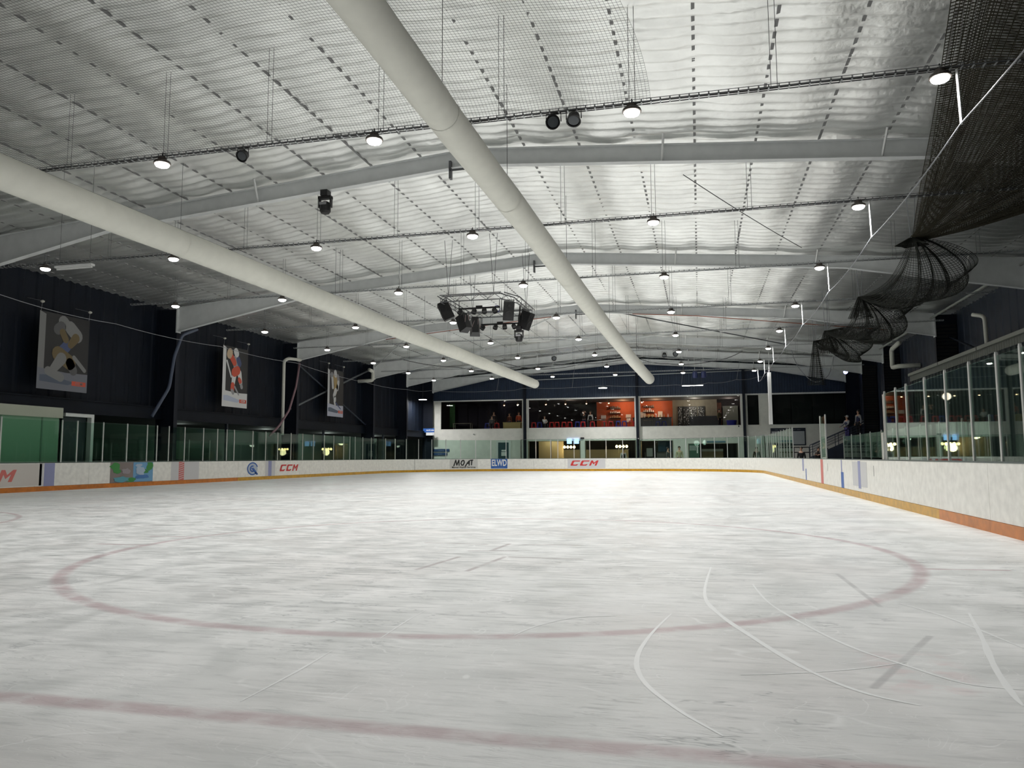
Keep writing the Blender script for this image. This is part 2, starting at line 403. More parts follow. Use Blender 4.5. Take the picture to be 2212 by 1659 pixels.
# crossed roof rods between frames
def rod(p, q, label, r=.03, m=M_STEEL, cat='brace'):
    t = thing('cross_brace', label, cat, p); mb = MB(); mb.tube([p, q], r, 6); part(mb, 'rod', m, t)
    for e in (p, q):
        mb = MB(); mb.box(e[0]-.07, e[0]+.07, e[1]-.07, e[1]+.07, e[2]-.05, e[2]+.05); part(mb, 'end_cleat', m, t)
ZB = lambda x: ztop(x)-.22
rod((-4.1, 40.2, 8.75), (5.4, 50.3, ZB(5.4)), 'grey diagonal roof tube right of the ridge, running away to the right', .035, M_DKSTEEL)
rod((5.4, 40.2, ZB(5.4)), (-4.1, 50.3, ZB(-4.1)), 'grey diagonal roof tube right of the ridge, crossing its neighbour', .03)
rod((-7.0, 40.2, ZB(-7)), (-15.0, 50.3, ZB(-15)), 'grey diagonal roof tube left of the ridge, running away to the left', .035)
rod((-15.0, 40.2, ZB(-15)), (-7.0, 50.3, ZB(-7)), 'grey diagonal roof tube left of the ridge, crossing its neighbour', .03)
rod((-15.5, 40.2, ZB(-15.5)), (-22.3, 50.3, 7.6), 'grey diagonal roof tube close to the left wall above the third banner', .035)

# ------------------------------------------------------------------ side and end walls
def ribbed(mb, p0, p1, z0, z1f, pitch=.2, depth=.03, inward=(0, -1)):
    """vertical-rib cladding from p0 to p1; z1f(x,y) gives the top"""
    dx, dy = p1[0]-p0[0], p1[1]-p0[1]; L = math.hypot(dx, dy); n = max(2, int(L/pitch)); vs_ = []; k = 0
    for i in range(n):
        for u, d in ((0, 0), (.6, 0), (.7, depth), (.9, depth)):
            t = (i+u)/n; x, y = p0[0]+dx*t+inward[0]*d, p0[1]+dy*t+inward[1]*d
            vs_ += [(x, y, z0), (x, y, z1f(x, y))]; k += 1
    vs_ += [(p1[0], p1[1], z0), (p1[0], p1[1], z1f(*p1))]; k += 1
    mb.add(vs_, [(2*i, 2*i+2, 2*i+3, 2*i+1) for i in range(k-1)])
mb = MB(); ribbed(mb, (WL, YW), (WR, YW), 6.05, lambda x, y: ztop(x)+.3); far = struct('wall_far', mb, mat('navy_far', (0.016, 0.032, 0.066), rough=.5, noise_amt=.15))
def wallpc(x0, x1, z0, z1, m=M_WALL, y0=YW, y1=YW+.15, name='wall_far'):
    mb = MB(); mb.box(x0, x1, y0, y1, z0, z1); return struct(name, mb, m)
# upper band, sill band, lower wall pieces round the openings
wallpc(WL, -21.95, -.02, 6.05); wallpc(-14.55, -14.1, -.02, 6.05); wallpc(-5.03, -4.7, -.02, 6.05); wallpc(3.36, 3.75, -.02, 6.05); wallpc(4.75, 5.5, -.02, 6.05)
wallpc(-21.95, -14.55, -.02, 3.54); wallpc(-14.1, -5.03, 2.46, 3.54); wallpc(-4.7, 3.36, 2.40, 3.54); wallpc(3.75, 4.75, -.02, 3.54)
wallpc(-14.1, -5.03, -.02, .3); wallpc(-9.62, -9.25, .3, 2.46); wallpc(-4.7, -2.05, -.02, .3); wallpc(-2.05, -.86, -.02, 2.40)
wallpc(-.86, 3.0, -.02, .3); wallpc(-.86, 3.36, 2.13, 2.40); wallpc(3.0, 3.36, -.02, 2.13)
wallpc(5.5, WR, -.02, 3.54); wallpc(11.95, WR, 3.54, 6.05, M_NAVY)
mb = MB(); mb.box(WL, WR, YW-.02, YW+.15, 5.98, 6.06); far_trim = struct('trim_1', mb, M_WHITE)
# columns on the end wall
for nm, x in (('left', -14.33), ('middle', -4.86), ('right', 3.55)):
    mb = MB(); mb.box(x-.10, x+.10, YW-.35, YW-.33, -.05, ztop(x)); mb.box(x-.10, x+.10, YW-.06, YW-.04, -.05, ztop(x)); mb.box(x-.012, x+.012, YW-.33, YW-.05, -.05, ztop(x))
    mb.build('wall_column', M_NAVY2, None, label='dark navy steel column on the far wall, %s one of three between the windows' % nm, cat='column')
# windows of the upper storey
def window(n, x0, x1, z0, z1, npane, m=M_WHITE, y=YW, fr=.07):
    mb = MB(); mb.box(x0, x1, y-.03, y+.1, z1-fr*.6, z1); mb.box(x0, x1, y-.03, y+.1, z0, z0+fr*.4); mb.box(x0, x0+fr, y-.03, y+.1, z0, z1); mb.box(x1-fr, x1, y-.03, y+.1, z0, z1)
    wd = struct('window_%d' % n, mb, m)
    for i in range(npane):
        a = x0+fr+(x1-x0-2*fr)*i/npane; c = x0+fr+(x1-x0-2*fr)*(i+1)/npane
        mb = MB(); mb.box(a+.006, c-.006, y+.03, y+.036, z0+fr*.4, z1-fr*.6); mb.build('pane', M_WGLASS, wd)
    return wd
window(1, -21.95, -14.55, 3.54, 5.98, 7, M_WALL, fr=.05); window(2, -14.1, -5.03, 3.54, 5.98, 8); window(3, -4.7, 3.36, 3.54, 5.98, 7)
window(4, 3.75, 4.75, 3.54, 5.98, 1, M_WALL); window(5, 5.5, 11.95, 3.54, 5.98, 5)
window(6, -14.1, -9.62, .3, 2.46, 3, M_TAUPE); window(7, -9.25, -5.03, .3, 2.46, 3, M_TAUPE); window(8, -4.7, -2.05, .3, 2.40, 2, M_TAUPE); window(9, -.86, 3.0, .3, 2.13, 3, M_TAUPE)
# rooms behind
YB = 71.5
def room(x0, x1, z0, z1, mb_, mf, mc, name='wall_far', yb=YB):
    mb = MB(); mb.box(x0, x1, yb, yb+.1, z0, z1); struct(name, mb, mb_)
mb = MB(); mb.box(WL, WR, YW+.15, YB, 3.3, 3.42); struct('floor', mb, M_RUB)
mb = MB(); mb.box(WL, WR, YW+.15, YB, 6.06, 6.15); struct('ceiling', mb, M_DKWALL)
mb = MB(); mb.box(WL, -9.0, YB, YB+.1, -.02, 6.06); struct('wall_back', mb, M_DKWALL)
mb = MB(); mb.box(-9.0, -2.2, YB-2, YB-1.9, 3.42, 6.06); struct('wall_back', mb, M_ORANGE)
mb = MB(); mb.box(-2.2, 1.6, YB-2.6, YB-2.5, 3.42, 6.06); struct('wall_back', mb, M_TAUPE)
mb = MB(); mb.box(1.6, WR, YB-1.2, YB-1.1, 3.42, 6.06); struct('wall_back', mb, M_DKWALL)
mb = MB(); mb.box(-9.0, WR, YB, YB+.1, -.02, 6.06); struct('wall_back', mb, M_DKWALL)
for x in (WL, 3.6, 5.2, WR): 
    mb = MB(); mb.box(x-.05, x+.05, YW+.15, YB, -.02, 6.06); struct('wall_partition', mb, M_DKWALL)
# near wall and shell
mb = MB(); mb.box(WL-1, WR+1, -6.4, -6.3, -.2, 9.7); struct('wall_near', mb, M_NAVY)

# left wall: cladding above 3.4, girt, opening below with the rooms behind
def leftwall():
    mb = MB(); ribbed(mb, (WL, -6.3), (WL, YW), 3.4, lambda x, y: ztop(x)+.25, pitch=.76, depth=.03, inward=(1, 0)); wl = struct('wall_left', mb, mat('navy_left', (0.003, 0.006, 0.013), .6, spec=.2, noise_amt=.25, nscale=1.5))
    mb = MB(); mb.box(WL-.05, WL+.25, -6.3, YW, 2.87, 3.4); mb.box(WL-.05, WL+.32, -6.3, YW, 3.36, 3.40); mb.box(WL-.05, WL+.32, -6.3, YW, 2.85, 2.89)
    struct('trim_2', mb, mat('navy_left', (0, 0, 0)))
    mb = MB(); mb.box(-28.1, -28, -6.3, YW, -.1, 3.0); struct('wall_left', mb, mat('lobby_green', (0.13, 0.18, 0.15), .8))
    mb = MB(); mb.box(-28.1, WL-.05, -6.3, YW, 2.87, 3.0); struct('ceiling', mb, M_DKWALL)
    mb = MB(); mb.box(-28.1, WL-.05, YW, YW+.1, -.1, 3.0); struct('wall_left', mb, M_DKWALL)
leftwall()
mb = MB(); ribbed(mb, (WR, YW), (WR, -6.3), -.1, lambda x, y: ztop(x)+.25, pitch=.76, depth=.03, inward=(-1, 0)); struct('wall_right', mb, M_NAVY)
# wall bracing on the left wall, third bay
for (a, c, lb) in (((-22.95, 39.9, 3.95), (-22.95, 50.4, 7.3), 'grey steel diagonal on the left wall rising to the right behind the third banner'),
                   ((-23.1, 39.9, 7.0), (-23.1, 50.4, 3.5), 'dark steel diagonal on the left wall falling to the right behind the third banner')):
    rod(a, c, lb, .055, M_NAVY if 'dark' in lb else mat('brace_grey', (0.10, 0.11, 0.12), .5))
rod((11.7, 39.9, 6.7), (11.7, 29.6, 3.6), 'dark diagonal brace on the right wall above the corrugated booth roof', .05, M_NAVY2)

# ------------------------------------------------------------------ rink boards and shield glass
RAD = 8.5; AL = RAD*PI/2; LSTR = XR-XL-2*RAD
S1 = YF-RAD; S2 = S1+AL; S3 = S2+LSTR; S4 = S3+AL
def path(s):
    """point on the rink edge and the outward normal; s = Y on the left side, then round the far end, down the right side"""
    if s <= S1: return (XL, s, -1, 0)
    if s <= S2:
        a = PI-(s-S1)/RAD; return (XL+RAD+RAD*math.cos(a), S1+RAD*math.sin(a), math.cos(a), math.sin(a))
    if s <= S3: return (XL+RAD+(s-S2), YF, 0, 1)
    if s <= S4:
        a = PI/2-(s-S3)/RAD; return (XR-RAD+RAD*math.cos(a), S1+RAD*math.sin(a), math.cos(a), math.sin(a))
    return (XR, S1-(s-S4), 1, 0)
def sR(y): return S4+(S1-y)
def curved(mb, s0, s1, d0, d1, z0, z1):
    n = 1 if (s1 <= S1 or s0 >= S4 or (s0 >= S2 and s1 <= S3)) else max(3, int((s1-s0)/.2))
    vs_ = []
    for i in range(n+1):
        x, y, nx, ny = path(s0+(s1-s0)*i/n)
        for d, z in ((d0, z0), (d1, z0), (d1, z1), (d0, z1)): vs_.append((x+nx*d, y+ny*d, z))
    fs = [(i*4+k, i*4+(k+1) % 4, i*4+4+(k+1) % 4, i*4+4+k) for i in range(n) for k in range(4)]
    fs += [(3, 2, 1, 0), (n*4, n*4+1, n*4+2, n*4+3)]
    return mb.add(vs_, fs)
SA, SB = 55.45, sR(50.2)
boards = {}
for nm, s0, s1, lb in (('l', 7.5, SA, 'left run of white rink boards with yellow kick strip, below the hockey banners'),
                       ('f', SA, SB, 'far end run of white rink boards below the upstairs windows'),
                       ('r', SB, sR(7.5), 'right run of white rink boards ending close to the camera')):
    t = thing('rink_boards', lb, 'rink boards', (0, 0, 0)); boards[nm] = t
    n = max(1, round((s1-s0)/2.44)); st = (s1-s0)/n
    for i in range(n):
        a, c = s0+i*st, s0+(i+1)*st
        g0 = .02 if i == 0 else .004; g1 = .02 if i == n-1 else .004
        mb = MB(); curved(mb, a+g0, c-g1, 0, .05, .17, .975); part(mb, 'board_panel', M_BOARD, t)
        ymid = path((a+c)/2)[1]; near = ymid < (34 if nm == 'l' else 14)
        mb = MB(); curved(mb, a+.002, c-.002, -.012, .05, -.005, .165); part(mb, 'kick_strip', M_KICKO if near else M_KICK, t)
    mb = MB(); curved(mb, s0, s1, .05, .10, -.1, .97); part(mb, 'backing', M_DKSTEEL, t)
    mb = MB(); curved(mb, s0, s1, -.006, .12, .975, 1.0); part(mb, 'cap_rail', M_CAP, t)

def shield(label, posts, top, d=.06, pathf=path, skip=(), pw=.035, base=1.0, cat='shield glass', wire=False):
    t = thing('shield_glass', label, cat)
    for i, s in enumerate(posts):
        x, y, nx, ny = pathf(s); tt = top if not callable(top) else top(s)
        mb = MB(); m4 = Matrix.Translation((x+nx*d, y+ny*d, (base+tt)/2)) @ Matrix.Rotation(math.atan2(ny, nx), 4, 'Z'); mb.obox(m4, .035, pw*1.5, tt-base)
        mb.obox(Matrix.Translation((x+nx*d, y+ny*d, tt+.012)) @ Matrix.Rotation(math.atan2(ny, nx), 4, 'Z'), .03, pw*1.1, .024)
        part(mb, 'post', M_POST, t)
    for i in range(len(posts)-1):
        if i in skip: continue
        a, c = pathf(posts[i]), pathf(posts[i+1]); tt = (top if not callable(top) else top(posts[i]))-.03
        ax, ay = a[0]+a[2]*d, a[1]+a[3]*d; cx, cy = c[0]+c[2]*d, c[1]+c[3]*d
        L = math.hypot(cx-ax, cy-ay); an = math.atan2(cy-ay, cx-ax)
        mb = MB(); mb.obox(Matrix.Translation(((ax+cx)/2, (ay+cy)/2, (base+tt)/2)) @ Matrix.Rotation(an, 4, 'Z'), L-.07, .012, tt-base)
        part(mb, 'pane', M_GLASS, t)
        if wire:
            mb = MB(); q = []
            for k in range(7):
                u = k/6; q.append((ax+(cx-ax)*u, ay+(cy-ay)*u, tt+.03-.02*math.sin(PI*u*3)**2))
            mb.tube(q, .012, 4); part(mb, 'top_wire', M_DKSTEEL, t)
    return t
lp = [18.0, 20.5, 23.0, 23.7, 24.97, 26.25, 27.4, 28.0, 28.75, 29.8, 31.13, 32.2, 32.95, 33.56, 35.18, 36.4, 37.6, 39.0, 40.3, 41.6, 42.95, 44.2, 45.6, 46.5, 47.3, 48.5, 49.9, S1]
shield('left side run of tall rink glass with pale posts, below the hockey banners', lp, 2.5)
arcL = [S1+AL*i/11 for i in range(12)]
shield('curved corner run of rink glass at the far left', arcL, 2.5)
fp = [S2]+[S2+(x-(XL+RAD)) for x in (-12.6, -11.4, -10.83, -9.54, -8.3, -7.03, -5.74)]+[S3]
shield('far end run of rink glass with a wire along its top edge', fp, 2.5, wire=True)
arcR = [S3+AL*i/11 for i in range(12)]
shield('curved corner run of rink glass at the far right', arcR, 2.45, wire=True)
rp = [sR(y) for y in (S1, 49.8, 48.6, 47.3, 46.1, 44.8, 43.5, 42.2, 40.9, 39.6, 38.3, 37.1, 35.9)]
shield('straight run of glass on the right boards ending at the players bench', rp, 2.36)
shield('single tall narrow pane of glass between two posts on the right boards', [sR(27.9), sR(26.8)], 2.42, pw=.06)
rn = [sR(y) for y in (18.45, 17.47, 16.62, 15.33, 14.12, 12.93, 11.82, 11.0, 9.8, 8.6, 7.5)]
shield('tall glass nearest the camera on the right boards', rn, 2.49)
mb = MB(); mb.box(XR+.02, XR+.2, 18.6, 18.75, 1.0, 1.6); mb.box(XR+.04, XR+.09, 18.52, 18.58, 1.0, 2.45)
mb.build('gate_post', M_POST, None, label='short pale post at the end of the tall right glass', cat='post')
# glass behind the benches, set back from the boards
bp_ = lambda y: (6.15, y, 1, 0)
shield('lower glass set back behind the right players bench', [y for y in (18.6, 20.4, 22.2, 24.0, 25.6, 27.2, 28.8, 30.6, 32.4, 34.2, 36.0)], 1.95, d=0, pathf=bp_, base=.9, pw=.03)
mb = MB(); mb.box(6.1, 6.2, 18.6, 36.0, -.02, .9); mb.build('bench_back', M_CAP, None, label='dark low wall under the set-back glass of the right bench', cat='low wall')
t = thing('players_bench', 'long dark bench behind the right boards', 'bench', (5.2, 27, 0))
mb = MB(); mb.box(5.0, 5.4, 19, 35.8, .42, .47); part(mb, 'seat', M_GREYP, t)
for y in (19.5, 23.5, 27.5, 31.5, 35.2):
    mb = MB(); mb.box(5.08, 5.32, y-.04, y+.04, -.02, .42); part(mb, 'leg', M_DKSTEEL, t)
# left bench-side rear posts seen through the glass
bl = lambda y: (-23.9, y, -1, 0)
shield('second row of low glass inside the left opening behind the boards', [24.4, 26.0, 28.0, 30.0, 32.2, 33.8], 2.0, d=0, pathf=bl, base=0, pw=.03)

# ------------------------------------------------------------------ print on the boards
def flat(pts, mtx, mb):   # pts 2d in the print plane
    mb.add([mtx @ Vector((p[0], p[1], 0)) for p in pts], [tuple(range(len(pts)))])
def frame(origin, u, v):
    u, v = Vector(u).normalized(), Vector(v).normalized(); n = u.cross(v)
    m = Matrix((u, v, n)).transposed().to_4x4(); m.translation = Vector(origin); return m
def text(s, size, mtx, m, parent, name='lettering', sx=1.0, shear=0.0, bold=0.0, align='CENTER', sp=1.0, depth=.002):
    cu = bpy.data.curves.new('t', 'FONT'); cu.body = s; cu.size = size; cu.shear = shear; cu.offset = bold; cu.align_x = align; cu.align_y = 'CENTER'
    cu.space_character = sp; cu.extrude = depth; cu.resolution_u = 3
    o = bpy.data.objects.new('t', cu); COL.objects.link(o); bpy.context.view_layer.update()
    me = bpy.data.meshes.new_from_object(o.evaluated_get(bpy.context.evaluated_depsgraph_get())); bpy.data.objects.remove(o); bpy.data.curves.remove(cu)
    me.transform(mtx @ Matrix.Diagonal((sx, 1, 1, 1))); me.materials.clear(); me.materials.append(m)
    o = bpy.data.objects.new(name, me); COL.objects.link(o)
    if parent:
        o.parent = parent
        if parent.type == 'EMPTY': o.location = -Vector(parent.location)
    return o
def ccm(parent, org, u, H, m=M_RED):
    """three slanted block letters drawn as polygons; unit height 1"""
    fr_ = frame(org, u, (0, 0, 1)); sl = .45
    C = [(0.12, 0), (1.25, 0), (1.50, .30), (1.15, .30), (1.05, .22), (.55, .22), (.45, .32), (.45, .70), (.55, .80), (1.55, .80), (1.55, 1), (.12, 1), (0, .88), (0, .12)]
    Mm = [(0, 0), (.36, 0), (.36, .62), (.72, .25), (1.08, .62), (1.08, 0), (1.44, 0), (1.44, 1), (1.1, 1), (.72, .58), (.34, 1), (0, 1)]
    mb = MB()
    for k, G in enumerate((C, C, Mm)):
        pts = [((x+k*1.85+y*sl)*H*1.0, y*H) for x, y in G]
        P3 = [fr_ @ Vector((p[0], p[1], .0)) for p in pts]; mb.prism(P3, (fr_.to_3x3() @ Vector((0, 0, 1)))*.003)
    part(mb, 'lettering', m, parent, label='red slanted CCM lettering')
UL, UF, UR = (0, 1, 0), (1, 0, 0), (0, -1, 0)
def lframe(y, z, off=.004): return frame((XL+off, y, z), UL, (0, 0, 1))
def lrect(y0, y1, z0, z1, m, name, label=None, off=.003, par=None):
    mb = MB(); mb.box(XL+off-.002, XL+off+.002, y0, y1, z0, z1); return part(mb, name, m, par or boards['l'], label=label)
# left boards
lrect(18.6, 22.15, .2, .95, mat('sticker_pink', (0.62, 0.58, 0.54), .4), 'sticker')
ccm(boards['l'], (XL+.006, 18.9, .36), UL, .40, M_PRED)
lrect(22.25, 22.7, .17, .97, M_PBLUE, 'line_stripe', 'pale blue stripe down the board'); lrect(22.05, 22.22, .17, .97, M_STICK, 'sticker_film')
lrect(29.4, 29.76, .17, .97, M_PRED, 'line_stripe', 'pale red centre stripe with white hatching'); lrect(28.9, 29.4, .17, .97, M_STICK, 'sticker_film'); lrect(29.76, 30.8, .17, .97, M_STICK, 'sticker_film')
lrect(36.62, 36.95, .17, .97, M_PBLUE, 'line_stripe', 'narrow pale blue stripe down the board'); lrect(36.35, 36.62, .17, .97, M_STICK, 'sticker_film'); lrect(36.95, 37.3, .17, .97, M_STICK, 'sticker_film')
mb = MB()
for k in range(8):
    z = .2+k*.095; mb.hexa([(XL+.006, 29.42, z), (XL+.008, 29.42, z), (XL+.008, 29.74, z+.07), (XL+.006, 29.74, z+.07), (XL+.006, 29.42, z+.025), (XL+.008, 29.42, z+.025), (XL+.008, 29.74, z+.095), (XL+.006, 29.74, z+.095)])
part(mb, 'hatching', M_STICK, boards['l'])
# painted mural panel: green foliage, brown ground, blue water, as loose flat shapes
G1 = mat('mural_green', (0.05, 0.26, 0.06), .6); G2 = mat('mural_brown', (0.24, 0.20, 0.19), .6); G3 = mat('mural_blue', (0.16, 0.36, 0.58), .6); G4 = mat('mural_teal', (0.10, 0.33, 0.40), .6); G5 = mat('mural_pale', (0.40, 0.50, 0.62), .6)
lrect(25.35, 27.75, .17, .97, G2, 'mural', 'colourful printed mural panel in green, brown and blue'); lrect(26.6, 27.75, .19, .97, G3, 'mural', None, .006)
def blob(cy, cz, ry, rz, m, off, par, seed=1, x=XL, nm='print_patch'):
    rr = random.Random(seed); mb = MB(); pts = []
    for k in range(14):
        a = 2*PI*k/14; q = .75+.45*rr.random(); pts.append((x+off, cy+ry*q*math.cos(a), max(.18, min(.965, cz+rz*q*math.sin(a))) if par is boards['l'] else cz+rz*q*math.sin(a)))
    mb.prism(pts, (.002, 0, 0)); return part(mb, nm, m, par)
for i, (cy, cz, ry, rz, m) in enumerate(((25.6, .82, .28, .16, G1), (25.75, .62, .22, .10, G1), (27.55, .80, .2, .18, G1), (26.45, .28, .28, .1, G1), (27.3, .6, .18, .1, G1), (25.95, .30, .42, .12, G4),
                                         (26.2, .62, .25, .12, mat('mural_grey', (.32, .28, .30), .6)), (27.0, .62, .28, .18, G5), (27.1, .38, .4, .08, mat('mural_deep', (.06, .18, .45), .6)), (26.9, .85, .2, .07, G5))):
    blob(cy, cz, ry, rz, m, .009+.0015*i, boards['l'], i+3)
# round blue club sticker
mb = MB(); c0 = (35.15, .58)
for r0, r1, a0, a1 in ((.27, .33, .3, 5.6), (.10, .17, 1.2, 5.2)):
    pts = [(XL+.005, c0[0]+r1*1.5*math.cos(a0+(a1-a0)*k/16), c0[1]+r1*math.sin(a0+(a1-a0)*k/16)) for k in range(17)]
    pts += [(XL+.005, c0[0]+r0*1.5*math.cos(a0+(a1-a0)*k/16), c0[1]+r0*math.sin(a0+(a1-a0)*k/16)) for k in range(16, -1, -1)]
    n = len(pts)//2
    for k in range(n-1): mb.prism([pts[k], pts[k+1], pts[2*n-2-k], pts[2*n-1-k]], (.003, 0, 0))
mb.prism([(XL+.005, 35.0, .62), (XL+.005, 35.25, .62), (XL+.005, 35.68, .28), (XL+.005, 35.5, .26)], (.003, 0, 0))
part(mb, 'round_emblem', M_BLUE, boards['l'], label='round blue swirl emblem')
mb = MB(); mb.prism([(XL+.003, c0[0]+.46*math.cos(2*PI*k/20), c0[1]+.34*math.sin(2*PI*k/20)) for k in range(20)], (.001, 0, 0)); part(mb, 'emblem_disc', mat('emblem_pale', (.45, .52, .60), .5), boards['l'])
ccm(boards['l'], (XL+.006, 37.75, .40), UL, .36)
# far boards: sticker prints
def frect(x0, x1, z0, z1, m, name, off=.003, label=None):
    mb = MB(); mb.box(x0, x1, YF-off-.002, YF-off+.002, z0, z1); return part(mb, name, m, boards['f'], label=label)
# the left-hand stickers sit on the curve
def crect(s0, s1, z0, z1, m, name, off=-.003, par=None, label=None):
    mb = MB(); curved(mb, s0, s1, off-.004, off, z0, z1); return part(mb, name, m, par or boards['f'], label=label)
def sOf(x):   # s on the far left arc for a given x
    return S1+RAD*(PI-math.acos(max(-1, min(1, (x-(XL+RAD))/RAD))))
def cframe(s, z, off=-.012):
    x, y, nx, ny = path(s); return frame((x+nx*off, y+ny*off, z), (ny, -nx, 0), (0, 0, 1))
def warp(o, s0, off=-.014):
    for v in o.data.vertices:
        x, y, nx, ny = path(s0+v.co.x); d = off-v.co.z; v.co = Vector((x+nx*d, y+ny*d, v.co.y))
    return o
I4 = Matrix.Identity(4)
s_m = sOf(-18.2)
crect(s_m-1.15, s_m+1.15, .25, .96, mat('sticker_clear', (.64, .63, .60), .35), 'sticker')
def stroke(mb, pts, wd, fr_, sc, o=(0, 0)):
    for (a, b_) in zip(pts[:-1], pts[1:]):
        ax, ay, bx, by = a[0], a[1], b_[0], b_[1]; L = math.hypot(bx-ax, by-ay) or 1; nx, ny = -(by-ay)/L*wd, (bx-ax)/L*wd; ex, ey = (bx-ax)/L*wd*.6, (by-ay)/L*wd*.6
        q = [(ax-ex+nx, ay-ey+ny), (ax-ex-nx, ay-ey-ny), (bx+ex-nx*.8, by+ey-ny*.8), (bx+ex+nx*.8, by+ey+ny*.8)]
        P3 = [fr_ @ Vector(((p[0]+o[0])*sc, (p[1]+o[1])*sc, 0)) for p in q]; mb.prism(P3, (fr_.to_3x3() @ Vector((0, 0, 1)))*.003)
fr_ = Matrix.Translation((0, .46, 0)); mb = MB()
for st in ([(0, 0), (.35, 1), (.55, .1), (.95, 1), (1.0, .05)], [(1.75, .95), (1.5, .8), (1.35, .4), (1.5, .1), (1.75, .1), (1.98, .5), (1.95, .85), (1.75, .95)], [(2.2, -.1), (2.55, .45), (2.95, .9), (2.9, .05)], [(2.5, .4), (2.95, .42)], [(3.15, .95), (3.6, 1.0)], [(3.42, .95), (3.35, .12)]):
    stroke(mb, st, .12, fr_, .43, (-1.85, 0))
warp(part(mb, 'lettering', M_BLK, boards['f'], label='black brush lettering MOAT'), s_m)
warp(text('Mental Health Services', .21, Matrix.Translation((0, .33, 0)), M_BLK, boards['f'], bold=.003), s_m)
s_e = sOf(-15.55)
crect(s_e-.66, s_e+.66, .22, .97, M_BLUE, 'sticker', label='blue sticker with white ELWD lettering')
warp(text('ELWD', .70, Matrix.Translation((0, .64, 0)), M_WHITE, boards['f'], sx=.62, bold=.018), s_e)
warp(text('- - - - - - - - - - -', .12, Matrix.Translation((0, .30, 0)), M_WHITE, boards['f']), s_e)
frect(-10.05, -7.1, .22, .93, M_STICK, 'sticker')
ccm(boards['f'], (-9.85, YF-.006, .42), UF, .40)
# right boards marks
def rrect(y0, y1, z0, z1, m, name='line_stripe', label=None, off=.003):
    mb = MB(); mb.box(XR-off-.002, XR-off+.002, y0, y1, z0, z1); return part(mb, name, m, boards['r'], label=label)
rrect(27.25, 27.75, .17, .97, M_PRED, label='pale red stripe on the right boards'); rrect(23.55, 23.95, .17, .62, M_BLUE, label='blue stripe on the lower half of the right boards'); rrect(23.75, 23.9, .62, .97, M_PBLUE)
rrect(32.1, 32.5, .5, .97, M_PBLUE); rrect(31.4, 31.6, .17, .6, M_BLUE)
rrect(20.4, 22.2, .30, .93, M_STICK, 'sticker_film'); rrect(21.15, 21.45, .25, .95, M_PBLUE, label='pale blue stripe under clear film', off=.006)
for y in (26.3, 19.6): rrect(y, y+.012, .6, .85, M_DKSTEEL, 'scuff')

# ------------------------------------------------------------------ lamps, cable trays
LX = [-19.6, -15.0, -10.35, -5.75, -.97, 3.85]
LY = [6.4, 12.8, 19.2, 25.3, 31.6, 37.8, 43.9, 49.8, 55.1]
proto = thing('high_bay_lamp', 'proto', 'ceiling lamp', (0, 0, 0), group='round high-bay lamps along the cable trays')
mb = MB(); mb.lathe([(.04, .20), (.06, .17), (.085, .165), (.09, .12), (.155, .085), (.165, .055), (.165, .035), (.145, .03)], n=20); part(mb, 'housing', M_HOUS, proto, smooth=False)
mb = MB(); mb.lathe([(.14, .05), (.138, .02), (.12, -.01), (.08, -.028), (.02, -.034)], n=20); part(mb, 'lens', M_LENS, proto, smooth=True)
mb = MB()
for k in range(8):
    a = 2*PI*k/8; mb.box(.05*math.cos(a)-.006, .05*math.cos(a)+.006, .05*math.sin(a)-.006, .05*math.sin(a)+.006, .16, .205)
mb.tube([(0, 0, .19), (0, 0, .27)], .012, 6); part(mb, 'hook', M_BLACK, proto)
def add_light(t, z=-.13, w_=None, size=.12, col=(1, .985, .96), typ='SPOT'):
    l = bpy.data.lights.new('lamp_light', typ); l.energy = w_ or LAMP_W; l.color = col
    if typ == 'AREA': l.shape = 'DISK'; l.size = size; l.spread = PI*.98
    else: l.shadow_soft_size = size
    if typ == 'SPOT': l.spot_size = math.radians(150); l.spot_blend = .55
    o = bpy.data.objects.new('bulb', l); COL.objects.link(o); o.parent = t; o.location = (0, 0, z); return o
coln = ['far left end', 'second from the left', 'third from the left', 'third from the right', 'second from the right', 'far right end']
rown = ['overhead tray', 'nearest visible tray', 'second tray', 'third tray', 'fourth tray', 'fifth tray', 'sixth tray', 'seventh tray', 'eighth tray']
first = True
for j, y in enumerate(LY):
    t = thing('cable_tray', 'thin wire cable tray across the rink, %s counted from the camera' % rown[j].replace(' tray', '').replace('overhead', 'the one overhead').replace('nearest visible', 'nearest in view'), 'cable tray', (RX, y, 7.2), group=None)
    x0, x1 = -21.6, 10.9
    for dy in (-.06, .06):
        mb = MB(); mb.box(x0, x1, y+dy-.006, y+dy+.006, 7.14, 7.155); mb.box(x0, x1, y+dy-.004, y+dy+.004, 7.19, 7.198); part(mb, 'side_rail', M_DKSTEEL if j < 3 else M_GALV, t)
    mb = MB(); x = x0
    while x < x1:
        mb.box(x-.012, x+.012, y-.06, y+.06, 7.135, 7.143); mb.box(x-.012, x+.012, y-.064, y-.056, 7.135, 7.195); x += .16
    part(mb, 'rungs', M_GALV, t, kind='stuff')
    mb = MB(); mb.tube([(x0+(x1-x0)*k/40, y+.02*math.sin(k*2.1), 7.155) for k in range(41)], .012, 5); part(mb, 'cable', M_BLACK, t)
    for x in [LX[0]+2.33*k for k in range(13)]:
        if x > 10.5: continue
        if abs(x-LX[-1]) < .6: continue
        for dx in (-.05, .05):
            mb = MB(); mb.tube([(x+dx, y, 7.14), (x+dx, y, ztop(x)+.1)], .005, 4); part(mb, 'hanger_wire', M_DKSTEEL, t)
    for i, x in enumerate(LX):
        lb = 'round high-bay lamp under the %s, %s' % (rown[j], coln[i])
        r = proto if first else copy_tree(proto); first = False
        r.location = (x, y, 6.99-.02); r['label'] = lb
        if j == 0: r['label'] = lb
